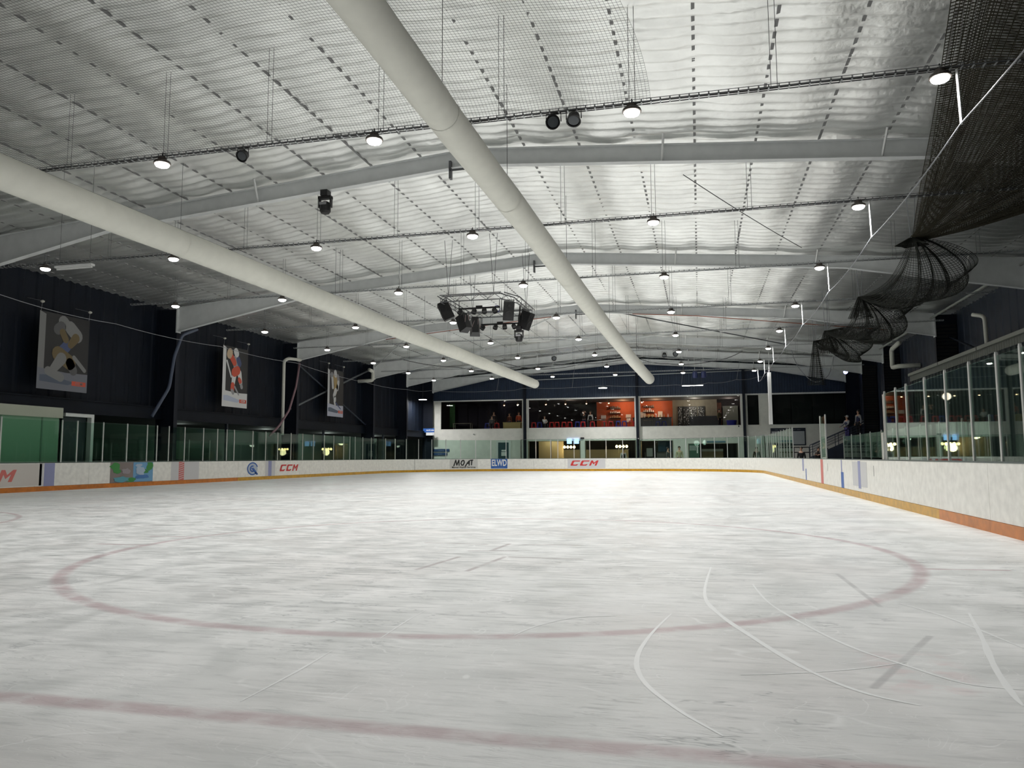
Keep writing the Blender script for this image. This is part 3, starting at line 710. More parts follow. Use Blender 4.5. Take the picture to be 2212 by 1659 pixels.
for o in [q for q in bpy.data.objects if q.name.startswith('high_bay_lamp')]:     # lamps by the left wall and overhead turned down to darken those areas
    j = min(range(len(LY)), key=lambda q: abs(LY[q]-o.location.y)); i = min(range(len(LX)), key=lambda q: abs(LX[q]-o.location.x))
    add_light(o, w_=LAMP_W*(.05, .30, .85, 1, 1.05, .9)[i]*(.75, .95, .95, .95, .95, .95, 1, 1, 1)[j]*(.35 if i < 2 and j < 4 else .7 if i < 2 else 1))

# droppers and the suspended net cable
DK = [(3.85+.24, y) for y in LY]
for j, (x, y) in enumerate(DK):
    mb = MB(); mb.tube([(x, y, 7.12), (x+.02, y, 6.22)], .022, 6)
    mb.build('cable_dropper', M_WHITE, None, label='white dropper tube under the right end lamp of the %s' % rown[j], cat='tube')
t = thing('net_cable', 'slack pale suspension cable looping round the rink below the lamps', 'cable', (0, 0, 6.5))
def slack(pts, sag, r, m, n=6):
    q = []
    for a, c in zip(pts[:-1], pts[1:]):
        a, c = Vector(a), Vector(c)
        for k in range(n): u = k/n; p = a.lerp(c, u); p.z -= sag*4*u*(1-u); q.append(p)
    q.append(Vector(pts[-1])); mb = MB(); mb.tube(q, r, 5); return mb
part(slack([(x, y, 6.22) for x, y in DK]+[(5.1, 59.6, 7.2), (4.5, 60, 7.05), (2.86, 60, 6.87), (.8, 60, 6.68), (-1.6, 60, 6.6), (-7.3, 60, 6.7), (-13.7, 60, 6.66), (-15.9, 60, 6.5), (-21.6, 60, 6.66), (-22.2, 56.3, 6.45)]+
          [(-22.2, y, 6.4+.12*math.sin(y)) for y in (48.5, 39.1, 32, 25.2, 20, 12, 4)], .10, .013, M_CABLE), 'cable', M_CABLE, t)
for (x, y, z0) in ((-21.4, 60, 6.6), (-15.9, 60, 6.5), (-9.7, 60, 6.6), (-1.2, 60, 6.6), (2.9, 60, 6.85)):
    mb = MB(); mb.tube([(x, y, z0), (x+.3, y, ztop(x))], .012, 4); part(mb, 'drop_wire', M_CABLE, t)

# ------------------------------------------------------------------ fabric air ducts
def duct(pts, rads, label):
    t = thing('fabric_duct', label, 'air duct', pts[0])
    # resample
    P_ = [Vector(p) for p in pts]; Q, Rr = [], []
    for i in range(len(P_)-1):
        p0, p1, p2, p3 = P_[max(i-1, 0)], P_[i], P_[i+1], P_[min(i+2, len(P_)-1)]
        for k in range(10):
            u = k/10; Q.append(.5*((2*p1)+(p2-p0)*u+(2*p0-5*p1+4*p2-p3)*u*u+(3*p1-p0-3*p2+p3)*u**3)); Rr.append((rads[i]*(1-u)+rads[i+1]*u)*(1+.012*math.sin(i*10+k)))
    Q.append(P_[-1]); Rr.append(rads[-1]); e = (Q[-1]-Q[-2]).normalized()
    for a in (.25, .6, .85, .97, 1.0): Q.append(P_[-1]+e*rads[-1]*.9*a); Rr.append(rads[-1]*math.sqrt(max(0.003, 1-a*a)))
    mb = MB(); mb.tube(Q, Rr, 28); part(mb, 'sleeve', M_DUCT, t, smooth=True)
    for i in range(8, len(Q)-6, 9):
        d = (Q[i+1]-Q[i]).normalized(); mb = MB(); mb.tube([Q[i]-d*.02, Q[i]+d*.02], Rr[i]+.006, 28, cap=False); part(mb, 'seam_band', M_DUCT, t)
        mb = MB(); mb.tube([Q[i]+Vector((0, 0, Rr[i])), (Q[i].x, Q[i].y, ztop(Q[i].x)+.1)], .006, 4); part(mb, 'hanger_wire', M_DKSTEEL, t)
    mb = MB(); mb.tube([q+Vector((0, 0, r+.03)) for q, r in zip(Q[:-6], Rr[:-6])], .008, 4); part(mb, 'suspension_cable', M_DKSTEEL, t)
duct([(-3.87, -5.5, 6.6), (-3.87, 8.05, 6.6), (-3.87, 12.33, 6.6), (-3.81, 18.1, 6.6), (-3.76, 28.3, 6.6), (-3.6, 42, 6.6), (-3.33, 55.2, 6.62)], [.29, .29, .29, .30, .31, .33, .36],
     'long round off-white fabric duct hanging nearest the middle of the rink')
duct([(-12.9, -5.5, 6.6), (-12.9, 11.5, 6.6), (-12.75, 18.7, 6.6), (-12.6, 29.2, 6.6), (-12.35, 38, 6.6), (-12.15, 46.1, 6.6), (-11.93, 56.2, 6.6)], [.34, .34, .34, .34, .33, .33, .33],
     'long round off-white fabric duct hanging over the left half of the rink')

# ------------------------------------------------------------------ speaker truss over centre ice
tx0, tx1, ty0, ty1, tz = -9.0, -6.5, 26.0, 29.4, 6.85
t = thing('lighting_truss', 'rectangular hanging truss frame carrying black speakers over the ice', 'truss', ((tx0+tx1)/2, 27.7, tz))
cor = [(tx0, ty0), (tx1-.2, ty0), (tx1+.15, ty0+.9), (tx1+.15, ty1), (tx0, ty1)]
for a, c in zip(cor, cor[1:]+cor[:1]):
    a, c = Vector((*a, tz)), Vector((*c, tz)); d = (c-a); L = d.length; d.normalize(); sd = Vector((-d.y, d.x, 0))*.11
    mb = MB()
    for o in (Vector((0, 0, .1))+sd, Vector((0, 0, .1))-sd, Vector((0, 0, -.12))): mb.tube([a+o, c+o], .02, 6)
    n = max(2, int(L/.28)); z1 = []
    for k in range(n+1):
        p = a+d*(L*k/n); z1.append(p+(Vector((0, 0, .1))+sd if k % 2 else Vector((0, 0, -.12))))
    mb.tube(z1, .010, 4); z1 = [a+d*(L*k/n)+(Vector((0, 0, .1))-sd if k % 2 else Vector((0, 0, -.12))) for k in range(n+1)]; mb.tube(z1, .010, 4)
    part(mb, 'truss_side', M_DKSTEEL, t)
for x, y in ((tx0+.3, ty0), (tx1-.5, ty0), (tx1, ty1-.3), (tx0+.2, ty1)):
    mb = MB(); mb.tube([(x, y, tz+.1), (x-.15, y, ztop(x)+.05)], .008, 4); mb.tube([(x, y, tz+.1), (x+.15, y, ztop(x)+.05)], .008, 4); part(mb, 'chain', M_DKSTEEL, t)
def speaker(loc, rz, tilt, label):
    t = thing('loudspeaker', label, 'speaker', loc, rz, 'loudspeakers on the hanging truss')
    R1 = Matrix.Rotation(tilt, 4, 'X')
    def bx(mb, pts, off): mb.prism([R1 @ Vector(p) for p in pts], R1.to_3x3() @ Vector(off))
    mb = MB(); bx(mb, [(-.2, -.19, -.34), (.2, -.19, -.34), (.13, .2, -.34), (-.13, .2, -.34)], (0, 0, .68)); cb = mb.build('cabinet', M_BLACK, t)
    mb = MB(); bx(mb, [(-.18, -.205, -.31), (.18, -.205, -.31), (.18, -.19, -.31), (-.18, -.19, -.31)], (0, 0, .62)); mb.build('grille', M_BLACK, cb)
    mb = MB(); q = R1 @ Matrix.Rotation(PI/2, 4, 'X'); mb.lathe([(.15, .0), (.15, .02), (.10, .012), (.03, .012)], R1 @ Vector((0, -.2, -.12)), 16, q); mb.build('woofer', M_BLACK, cb)
    mb = MB(); mb.lathe([(.08, .0), (.08, .02), (.02, .012)], R1 @ Vector((0, -.2, .18)), 12, q); mb.build('horn', M_BLACK, cb)
    mb = MB(); mb.tube([(-.23, 0, 0), (-.23, 0, .40), (.23, 0, .40), (.23, 0, 0)], .018, 5); mb.build('yoke', M_BLACK, t)
    mb = MB(); mb.tube([(0, .1, .3), (.12, .22, 0), (.05, .2, -.2), (-.1, .2, -.02), (-.12, .12, .3)], .012, 5); mb.build('cable_loop', mat('cable_pink', (.4, .3, .3), .5), t)
speaker((-9.0, 26.6, 6.52), -1.2, .45, 'black loudspeaker at the left front corner of the hanging truss')
speaker((-8.82, 28.3, 6.35), -2.2, .45, 'black loudspeaker in the middle of the left side of the hanging truss')
speaker((-8.55, 28.9, 6.28), -2.8, .3, 'black loudspeaker at the left rear corner of the hanging truss')
speaker((-6.68, 26.8, 6.45), .45, .35, 'black loudspeaker on the right front of the truss facing the camera')
speaker((-6.22, 27.7, 6.22), 1.3, .4, 'black loudspeaker at the right rear of the truss above the moving head light')
def par_bar(x0, x1, y, z, label):
    t = thing('par_light_bar', label, 'stage light', ((x0+x1)/2, y, z))
    mb = MB(); mb.box(x0, x1, y-.025, y+.025, z-.03, z+.03); mb.box((x0+x1)/2-.12, (x0+x1)/2+.12, y-.04, y+.04, z, z+.09); part(mb, 'bar', M_BLACK, t)
    for x in (x0+.02, x1-.02):
        mb = MB(); mb.tube([(x, y, z), (x, y, z+.28)], .014, 5); part(mb, 'hanger', M_BLACK, t)
    for k in range(4):
        x = x0+(x1-x0)*(k+.5)/4+(.0 if k else -.15); an = (.5, .2, -.2, -.6)[k]
        mb = MB(); mb.lathe([(.05, .12), (.09, .08), (.10, -.06), (.085, -.06), (.07, -.03)], (x, y, z-.13), 14, Matrix.Rotation(an, 4, 'Y') @ Matrix.Rotation(-.5, 4, 'X')); h = part(mb, 'lamp_head', M_BLACK, t)
par_bar(-8.6, -7.0, 26.9, 6.62, 'black bar of four small round stage lights under the front of the truss')
par_bar(-8.4, -6.85, 29.3, 6.42, 'black bar of four small round stage lights under the rear of the truss')
def moving_head(loc, label, s=1.0):
    t = thing('moving_head_light', label, 'stage light', loc)
    x, y, z = loc; 
    mb = MB(); mb.box(x-.10*s, x+.10*s, y-.12*s, y+.12*s, z-.16*s, z); part(mb, 'base', M_BLACK, t)
    mb = MB(); mb.box(x-.19*s, x-.15*s, y-.05*s, y+.05*s, z-.48*s, z-.2*s); mb.box(x+.15*s, x+.19*s, y-.05*s, y+.05*s, z-.48*s, z-.2*s); mb.box(x-.19*s, x+.19*s, y-.07*s, y+.07*s, z-.24*s, z-.16*s); part(mb, 'yoke', M_BLACK, t)
    mb = MB(); mb.lathe([(.05*s, .14*s), (.12*s, .1*s), (.15*s, 0), (.15*s, -.14*s), (.11*s, -.2*s), (.04*s, -.2*s)], (x, y, z-.44*s), 16); hd = part(mb, 'head', M_BLACK, t)
    mb = MB(); mb.box(x-.10*s, x+.10*s, y-.17*s, y-.14*s, z-.43*s, z-.36*s); part(mb, 'display_window', mat('grey_window', (.25, .25, .26), .3), hd)
moving_head((-9.78, 18.6, 8.41), 'black moving head stage light under the left slope of the nearest full roof frame', 1.0)
mb = MB(); mb.tube([(-6.45, 27.6, 5.95), (-6.40, 27.6, 6.78)], .03, 6); mb.build('drop_bar', M_BLACK, None, label='short black drop bar from the truss to the moving head light', cat='bar')
moving_head((-6.45, 27.6, 5.98), 'black moving head stage light under the right side of the truss', .9)
t = thing('cable_coil', 'small coil of blue cable on the right of the speaker truss', 'cable', (-7.3, 27.2, 6.6)); mb = MB()
mb.tube([(-7.2+.12*math.cos(k*.5), 27.2, 6.62+.12*math.sin(k*.5)) for k in range(26)], .014, 5); part(mb, 'coil', M_SBLUE, t)
def round_spot(loc, label, tilt=(-.9, 0), s=1.0):
    t = thing('round_stage_light', label, 'stage light', loc); q = Matrix.Rotation(tilt[1], 4, 'Y') @ Matrix.Rotation(tilt[0], 4, 'X')
    mb = MB(); mb.lathe([(.05*s, .11*s), (.09*s, .08*s), (.105*s, -.03*s), (.12*s, -.06*s), (.10*s, -.06*s), (.09*s, -.02*s)], loc, 18, q); part(mb, 'can', M_BLACK, t)
    mb = MB(); mb.lathe([(.088*s, -.045*s), (.02*s, -.05*s)], loc, 18, q); part(mb, 'lens', mat('dim_lens', (.08, .09, .1), .2), t)
    x, y, z = loc; mb = MB(); mb.tube([(x-.12*s, y, z), (x-.12*s, y, z+.14*s), (x+.12*s, y, z+.14*s), (x+.12*s, y, z)], .01, 4); part(mb, 'bracket', M_BLACK, t)
round_spot((-8.52, 12.8, 7.0), 'small black round stage light on the nearest tray left of the lamps')
round_spot((-2.34, 12.8, 6.98), 'black round stage light with visible lens on the nearest tray, left of a pair', (-1.2, .2), 1.1)
round_spot((-1.98, 12.8, 7.0), 'black round stage light on the nearest tray, right of a pair', (-.5, 0), 1.1)
round_spot((-10.2, 55.0, 8.35), 'small black round spotlight high near the far wall, left of the ridge', (-1.2, 0), 1.6)
round_spot((-2.23, 55.0, 8.3), 'small black spotlight high near the far wall, right of the ridge', (-.5, 0), 1.5)
round_spot((-1.45, 55.0, 8.35), 'open black round spotlight high near the far wall, right of its twin', (-1.3, 0), 1.6)
t = thing('spot_pair', 'pair of navy hanging spotlights in front of the far wall right of the duct end', 'stage light', (.15, 56, 7.0))
for x in (-.15, .45):
    mb = MB(); mb.lathe([(.08, .25), (.17, .2), (.2, -.2), (.15, -.25)], (x, 56, 6.95), 12, Matrix.Rotation(.4, 4, 'X')); part(mb, 'can', mat('navy_can', (.02, .03, .10), .4), t)
    mb = MB(); mb.tube([(x, 56, 7.15), (x-.05, 56, ztop(x))], .012, 4); part(mb, 'hanger', M_WHITE, t)
# blue-lit spot at the end of the long pole on the right
mb = MB(); mb.tube([(10.95, 63.0, 7.62), (10.95, 8.0, 7.62)], .055, 8); mb.build('long_pole', mat('pole_grey', (.30, .31, .29), .4), None, label='long straight grey pole running along the right wall under the roof', cat='pole')
t = thing('blue_spotlight', 'small glowing blue spotlight at the far end of the long right pole', 'stage light', (10.75, 61.0, 7.3))
mb = MB(); mb.lathe([(.05, .15), (.14, .1), (.16, -.1), (.12, -.12)], (10.75, 61, 7.35), 14, Matrix.Rotation(-1.2, 4, 'X')); part(mb, 'can', M_BLACK, t)
mb = MB(); mb.tube([(10.75, 61, 7.4), (10.95, 61, 7.62)], .03, 5); part(mb, 'bracket', M_BLACK, t)
mb = MB(); mb.lathe([(.15, .0), (.02, -.03)], (10.75, 60.86, 7.30), 14, Matrix.Rotation(-1.2, 4, 'X')); part(mb, 'lens', mat('blue_lens', (.1, .1, .8), emit=(.25, .3, 1), es=9), t)

# unlit white fluorescent battens
def batten(x0, x1, y, z, label):
    t = thing('batten_light', label, 'ceiling lamp', ((x0+x1)/2, y, z))
    mb = MB(); mb.box(x0, x1, y-.06, y+.06, z, z+.05); part(mb, 'tray', M_WHITE, t)
    mb = MB(); mb.tube([(x0+.03, y, z-.03), (x1-.03, y, z-.03)], .02, 8); part(mb, 'tube', M_WHITE, t)
    for x in (x0+.1, x1-.1):
        mb = MB(); mb.tube([(x, y, z+.05), (x, y, ztop(x)+.1)], .006, 4); part(mb, 'hanger_wire', M_DKSTEEL, t)
batten(-9.9, -8.5, 44.6, 8.05, 'unlit white batten light left of the ridge beyond the speaker truss')
batten(-18.3, -17.0, 40.9, 7.55, 'unlit white batten light above the third hockey banner')
batten(1.3, 2.7, 44.5, 8.15, 'unlit white batten light right of the ridge under the crossed tubes')
batten(-15.5, -14.4, 15.5, 5.85, 'pale batten light at the far left under the near duct')

# round discs of light hung low along the far and left walls
def disc(loc, label, w_=60):
    t = thing('round_disc_light', label, 'ceiling lamp', loc); x, y, z = loc
    mb = MB(); mb.lathe([(.05, .1), (.32, .06), (.35, .01), (.35, 0)], loc, 24); part(mb, 'housing', M_WHITE, t)
    mb = MB(); mb.lathe([(.33, -.005), (.05, -.03)], loc, 24); part(mb, 'lens', M_LENS, t)
    mb = MB(); mb.tube([(x, y, z+.1), (x, y, ztop(x)+.1)], .008, 4); part(mb, 'hanger_wire', M_DKSTEEL, t)
    l = bpy.data.lights.new('disc_light', 'AREA'); l.shape = 'DISK'; l.size = .6; l.energy = w_; o = bpy.data.objects.new('bulb', l); COL.objects.link(o); o.parent = t; o.location = (0, 0, -.05)
disc((-22.3, 60.0, 5.92), 'round white disc light near the left corner of the far wall')
disc((-7.26, 60.0, 6.50), 'round white disc light in front of the far wall between the two duct ends')
t = thing('linear_light', 'bright white strip light hung on the cable before the far wall', 'ceiling lamp', (-.4, 60.6, 6.55)); mb = MB(); mb.box(-1.2, .45, 60.55, 60.65, 6.56, 6.62); part(mb, 'housing', M_WHITE, t)
mb = MB(); mb.box(-1.15, .4, 60.56, 60.64, 6.545, 6.56); part(mb, 'diffuser', M_LENS, t)
for x in (-1.0, .3):
    mb = MB(); mb.tube([(x, 60.6, 6.6), (x, 60.6, ztop(x)+.15)], .008, 4); part(mb, 'hanger_wire', M_DKSTEEL, t)
t = thing('far_conduit', 'long horizontal pale conduit high on the far wall', 'pipe', (-5, 63.2, 7.9))
mb = MB(); mb.tube([(-14.2, 63.35, 7.62), (-5, 63.35, 7.80), (12.0, 63.35, 8.15)][:2], .04, 6); mb.tube([(-5, 63.35, 7.80), (7, 63.35, 7.95)], .04, 6); part(mb, 'pipe', M_GALV, t)
# thick white drop pole right of the far windows
mb = MB(); mb.box(4.28, 4.48, 49.9, 50.1, 3.05, 6.3); mb.tube([(4.38, 50, 6.3), (4.38, 50, ztop(4.38)+.1)], .012, 5); mb.build('net_pole', M_WHITE, None, label='thick white vertical pole hanging before the dark far window on the right', cat='pole')

# ------------------------------------------------------------------ pipes on the side walls
def pipe(pts, r, m, name, label, n=8):
    mb = MB(); P_ = [Vector(p) for p in pts]; Q = [P_[0]]
    for i in range(1, len(P_)-1):      # round the corners
        a = (P_[i-1]-P_[i]).normalized()*min(.18, (P_[i-1]-P_[i]).length*.4); c = (P_[i+1]-P_[i]).normalized()*min(.18, (P_[i+1]-P_[i]).length*.4)
        for k in range(5): u = k/4; Q.append((P_[i]+a)*(1-u)**2+P_[i]*2*u*(1-u)+(P_[i]+c)*u*u)
    Q.append(P_[-1]); mb.tube(Q, r, n); return mb.build(name, m, None, label=label, cat='pipe', smooth=True)
pipe([(-22.2, 39.6, 6.75), (-22.35, 38.5, 6.7), (-22.5, 38.3, 6.55), (-22.5, 38.3, 2.4)], .09, M_PVC, 'downpipe', 'pale downpipe beside the left column before the third hockey banner')
pipe([(-22.4, 39.85, 6.6), (-22.4, 39.5, 5.2), (-22.4, 38.8, 3.8), (-22.4, 37.8, 2.9), (-22.5, 37.0, 2.3)], .06, mat('hose_mauve', (.22, .13, .15), .5), 'hose', 'mauve hose hanging diagonally down the left column before the third banner')
pipe([(-22.2, 30.2, 7.0), (-22.3, 29.3, 6.6), (-22.35, 28.9, 5.6), (-22.4, 28.7, 4.2), (-22.4, 27.7, 2.9)], .07, mat('hose_blue', (.07, .09, .14), .4), 'hose', 'dark blue hose bending down the left column between the first and second banners')
pipe([(-22.3, 49.3, 7.25), (-22.3, 49.9, 7.2), (-22.3, 49.9, 6.55), (-23.3, 49.6, 6.5)], .13, M_PVC, 'drain_pipe', 'white U shaped drain pipe on the left column after the third banner')
pipe([(11.0, 46.1, 7.35), (11.0, 47.9, 7.2), (11.0, 47.9, 6.15), (11.0, 46.6, 6.08), (12.05, 46.2, 6.05)], .13, M_PVC, 'drain_pipe', 'white U shaped drain pipe beside a ribbed column on the right wall')
pipe([(10.9, 34.1, 6.75), (11.2, 33.7, 6.6), (11.2, 33.6, 5.0)], .08, M_PVC, 'downpipe', 'pale vertical pipe on the right wall above the corrugated roof edge')
# red conduit following the third frame
pipe([(-17, 39.75, 7.75), (-10, 39.75, zbot(-10)-.03), (-7.5, 39.75, zbot(-7.5)-.03)], .02, mat('conduit_orange', (.35, .10, .05), .5), 'conduit', 'thin orange conduit along the underside of the third roof frame left of the ridge')
pipe([(-3.2, 39.75, zbot(-3.2)-.03), (0, 39.75, zbot(0)-.03), (9, 39.75, zbot(9)-.03)], .02, mat('conduit_orange', (.35, .10, .05), .5), 'conduit', 'thin orange conduit along the underside of the third roof frame right of the ridge')
# loops of slack black cable under the far frames
for pts, lb in (([(-14, 52, 8.0), (-11, 53, 7.35), (-8, 54, 7.75), (-4.5, 55, 8.2)], 'slack black cable under the roof left of the far ridge'),
                ([(-19, 47, 7.6), (-16, 50, 7.3), (-13, 53, 7.2), (-11, 55, 7.3)], 'slack black cable under the roof above the end of the left duct'),
                ([(-4, 54, 8.0), (-2, 54, 7.55), (1, 54, 7.6), (3, 53, 8.1)], 'slack black cable under the roof right of the far ridge'),
                ([(6.1, 53, 8.3), (6.2, 53, 7.6), (6.7, 53, 6.6), (7.5, 53, 5.9), (8.3, 53, 6.3), (8.6, 53, 7.2), (8.7, 53, 8.1)], 'pale loop of cable hanging before the dark far window')):
    slack(pts, .12, .022, M_CABLE if 'pale' in lb else M_BLACK, 8).build('slack_cable', M_CABLE if 'pale' in lb else M_BLACK, None, label=lb, cat='cable')
slack([(-.2, 19.0, 8.1), (3.5, 26.5, 8.0)], .05, .012, M_DKSTEEL, 8).build('slack_cable', M_DKSTEEL, None, label='thin dark wire slanting under the roof right of the ridge beyond the nearest full frame', cat='cable')

# ------------------------------------------------------------------ hockey banners on the left wall
def banner(y0, y1, z0, z1, label, style, x=-22.75):
    t = thing('hockey_banner', label, 'banner', (x, y0, z0)); W_, H_ = y1-y0, z1-z0
    P = lambda u, v, o=0: (x+.012+o, y0+u*W_, z0+v*H_)
    def shp(name, pts, m, o): mb = MB(); mb.prism([P(u, v, o) for u, v in pts], (.001, 0, 0)); return part(mb, name, m, t)
    def cap(name, u0, v0, u1, v1, r, m, o, r2=None):
        r2 = r2 or r; asp = W_/H_; dx, dy = (u1-u0)*W_, (v1-v0)*H_; L = math.hypot(dx, dy) or 1; nx, ny = -dy/L, dx/L; a0 = math.atan2(ny, nx); pts = []
        for k in range(7): a = a0+PI*k/6; pts.append((u0+r*math.cos(a)/W_, v0+r*math.sin(a)/H_))
        for k in range(7): a = a0+PI+PI*k/6; pts.append((u1+r2*math.cos(a)/W_, v1+r2*math.sin(a)/H_))
        return shp(name, pts, m, o)
    mb = MB(); mb.box(x, x+.012, y0, y1, z0, z1); part(mb, 'backing', M_BLACK, t)
    dim = {0: .30, 1: 1, 2: .75}[style]  # shade put into the print: darkens the colours of dimly lit banners
    wt = mat('print_white_%d' % style, (.62*dim, .62*dim, .62*dim), .6); ic = mat('print_ice_%d' % style, (.50*dim, .52*dim, .62*dim), .6)
    gd = mat('print_gold_%d' % style, (.42*dim, .30*dim, .12*dim), .6); rd = mat('print_red', (.55, .08, .04), .6); nv = mat('print_navy', (.05, .07, .16), .6); gy = mat('print_grey_%d' % style, (.28*dim, .28*dim, .29*dim), .6)
    shp('white_edge', [(.0, .0), (.12, .0), (.12, .97), (.0, 1)], wt, .001)
    shp('ice_field', [(.0, 0), (1, 0), (1, .25), (.55, .24), (0, .27)], ic if style != 1 else wt, .002)
    shp('ice_shadow', [(.05, .10), (.6, .08), (.75, .12), (.2, .19), (.05, .18)], mat('print_iceblue', (.25*dim, .32*dim, .45*dim), .6) if style != 1 else mat('print_bluegrey', (.42, .46, .58), .6), .003)
    bd = shp('red_badge', [(.68, .08), (.97, .08), (.97, .14), (.68, .14)], rd, .004)
    text('CCM', .16, frame((x+.018, y0+.83*W_, z0+.11*H_), UL, (0, 0, 1)), wt, bd, bold=.003)
    A, B, C_ = {0: (wt, gd, nv), 1: (rd, wt, nv), 2: (wt, gd, nv)}[style]
    r = W_*.10
    if style == 0:
        cap('helmet', .46, .91, .5, .88, r, A, .004); cap('shoulder_print', .60, .85, .75, .75, r*1.1, A, .005); cap('shoulder_print', .42, .84, .36, .80, r*.9, gy, .005)
        cap('arm_print', .72, .72, .62, .62, r*.8, B, .006, r*.6); cap('arm_print', .45, .77, .52, .68, r*.6, B, .006); cap('trunk_print', .55, .60, .46, .52, r*.9, C_, .005)
        cap('leg_print', .38, .48, .62, .38, r*1.2, B, .006); cap('leg_print', .45, .42, .30, .27, r*1.0, A, .007, r*.7); cap('leg_print', .62, .38, .70, .28, r*.8, gy, .006)
        cap('skate_print', .2, .24, .45, .17, r*.7, A, .008); cap('stick_print', .70, .46, .93, .30, r*.35, A, .008)
    elif style == 1:
        cap('helmet', .50, .93, .53, .90, r*.9, wt, .006); cap('glove_print', .27, .90, .24, .86, r*1.0, mat('print_sand', (.5, .38, .25), .6), .006)
        cap('arm_print', .30, .85, .45, .74, r*.8, rd, .005); cap('shoulder_print', .60, .80, .65, .74, r*.8, C_, .005); cap('trunk_print', .48, .78, .55, .62, r*1.15, gy, .0045, r*1.0)
        cap('hip_print', .45, .58, .58, .62, r*1.1, rd, .006); cap('leg_print', .46, .56, .40, .34, r*.85, wt, .0055, r*.6); cap('leg_print', .66, .58, .72, .42, r*.8, wt, .0055, r*.6)
        cap('sock_print', .40, .36, .39, .30, r*.75, rd, .007); cap('sock_print', .66, .47, .70, .44, r*.6, rd, .007); cap('skate_print', .38, .27, .42, .24, r*.5, gy, .008); cap('skate_print', .74, .38, .76, .35, r*.5, gy, .008)
        cap('stick_print', .15, .75, .33, .50, r*.25, wt, .009); cap('stick_print', .48, .34, .64, .22, r*.25, gy, .009)
    else:
        cap('helmet', .46, .94, .48, .90, r*.9, wt, .006); cap('shoulder_print', .25, .87, .34, .82, r*1.0, gy, .005); cap('shoulder_print', .62, .86, .66, .78, r*.9, gy, .005)
        cap('trunk_print', .45, .85, .5, .70, r*1.1, gd, .0055); cap('arm_print', .28, .80, .32, .62, r*.6, wt, .006); cap('arm_print', .66, .74, .60, .60, r*.7, wt, .006)
        cap('leg_print', .52, .64, .48, .54, r*1.2, gd, .006, r); cap('leg_print', .50, .56, .42, .46, r*.8, wt, .007); cap('leg_print', .40, .44, .46, .36, r*.8, gy, .0065); cap('sock_print', .46, .40, .44, .32, r*.6, wt, .007)
        cap('skate_print', .44, .30, .47, .26, r*.5, wt, .008); cap('stick_print', .50, .30, .82, .18, r*.2, nv, .009)
    for u in (.02, .98):
        mb = MB(); mb.tube([P(u, 1), (x+.05, y0+u*W_, z1+.34), (-23.38, y0+u*W_, z1+.5)], .008, 4); part(mb, 'tie', M_CABLE, t)
        mb = MB(); mb.lathe([(.02, .05), (.07, .02), (.07, -.02), (.02, -.05)], (x+.05, y0+u*W_, z1+.32), 10); part(mb, 'toggle', M_PVC, t)
banner(22.15, 24.45, 3.62, 6.42, 'first hockey banner from the left, shade-darkened player crouching on dark ground', 0)
banner(33.0, 35.15, 3.68, 6.72, 'middle hockey banner with a player in red and white socks', 1)
banner(44.0, 46.2, 3.76, 6.78, 'third hockey banner from the left with a player in gold and white', 2)

# ------------------------------------------------------------------ left opening: kiosk, doorway, lobby
t = thing('ticket_kiosk', 'pale green kiosk with cream header behind the left glass', 'kiosk', (-23.2, 21, 0))
mb = MB(); mb.box(-24.2, -22.95, 19.0, 23.45, -.02, 2.62); part(mb, 'body', mat('kiosk_green', (0.20, 0.36, 0.24), .7), t)
mb = MB(); mb.box(-23.05, -22.88, 18.95, 23.55, 2.62, 3.0); part(mb, 'header', mat('kiosk_cream', (.42, .44, .36), .7), t)
for y in (21.0, 22.7):
    mb = MB(); mb.box(-22.95, -22.935, y-.03, y+.03, 0, 2.62); part(mb, 'joint_strip', mat('kiosk_strip', (.12, .22, .15), .6), t)
t = thing('door_frame', 'white door frame inside the left opening beside the green kiosk', 'door frame', (-23.2, 24.5, 0))
mb = MB(); mb.box(-23.3, -23.1, 23.9, 25.3, 2.72, 2.86); part(mb, 'lintel', M_WHITE, t)
mb = MB(); mb.box(-23.3, -23.1, 25.16, 25.3, -.02, 2.72); part(mb, 'jamb', M_WHITE, t)
mb = MB(); mb.box(-23.4, -23.3, 23.95, 25.1, -.02, 2.7); part(mb, 'door_leaf', mat('door_dark', (.015, .03, .035), .5), t)
for y in (34.2, 44.5, 54.0):
    mb = MB(); mb.box(-23.3, -23.18, y-.06, y+.06, -.02, 2.86); mb.build('opening_post', M_NAVY, None, label='slim dark post in the left opening, %s of three' % {34.2: 'nearest the camera', 44.5: 'middle one', 54.0: 'farthest one'}[y], cat='post')
def counter(x0, x1, y0, y1, h, m, label, nm='lobby_counter'):
    t = thing(nm, label, 'counter', ((x0+x1)/2, (y0+y1)/2, 0)); mb = MB(); mb.box(x0, x1, y0, y1, -.02, h-.04); part(mb, 'body', m, t)
    mb = MB(); mb.box(x0-.04, x1+.04, y0-.04, y1+.04, h-.04, h); part(mb, 'worktop', M_GREYP, t)
counter(-27.6, -26.8, 30, 38, 1.1, mat('counter_dark', (.03, .04, .04), .6), 'dark counter in the lobby behind the left glass')
for y, m in ((36.5, mat('lobby_panel', (.30, .38, .30), .8)), (47.5, M_TAUPE), (56.0, mat('lobby_dark', (.03, .04, .04), .8))):
    mb = MB(); mb.box(-27.98, -27.9, y-.8, y+.8, -.02, 2.1); mb.build('lobby_door', m, None, label={36.5: 'pale green door on the lobby wall behind the left glass', 47.5: 'brownish door on the lobby wall behind the left glass', 56.0: 'dark door on the lobby wall near the far left corner'}[y], cat='door')
def room_light(loc, w_, col, size=.3):
    l = bpy.data.lights.new('room_light', 'POINT'); l.energy = w_; l.color = col; l.shadow_soft_size = size; o = bpy.data.objects.new('room_light', l); COL.objects.link(o); o.location = loc
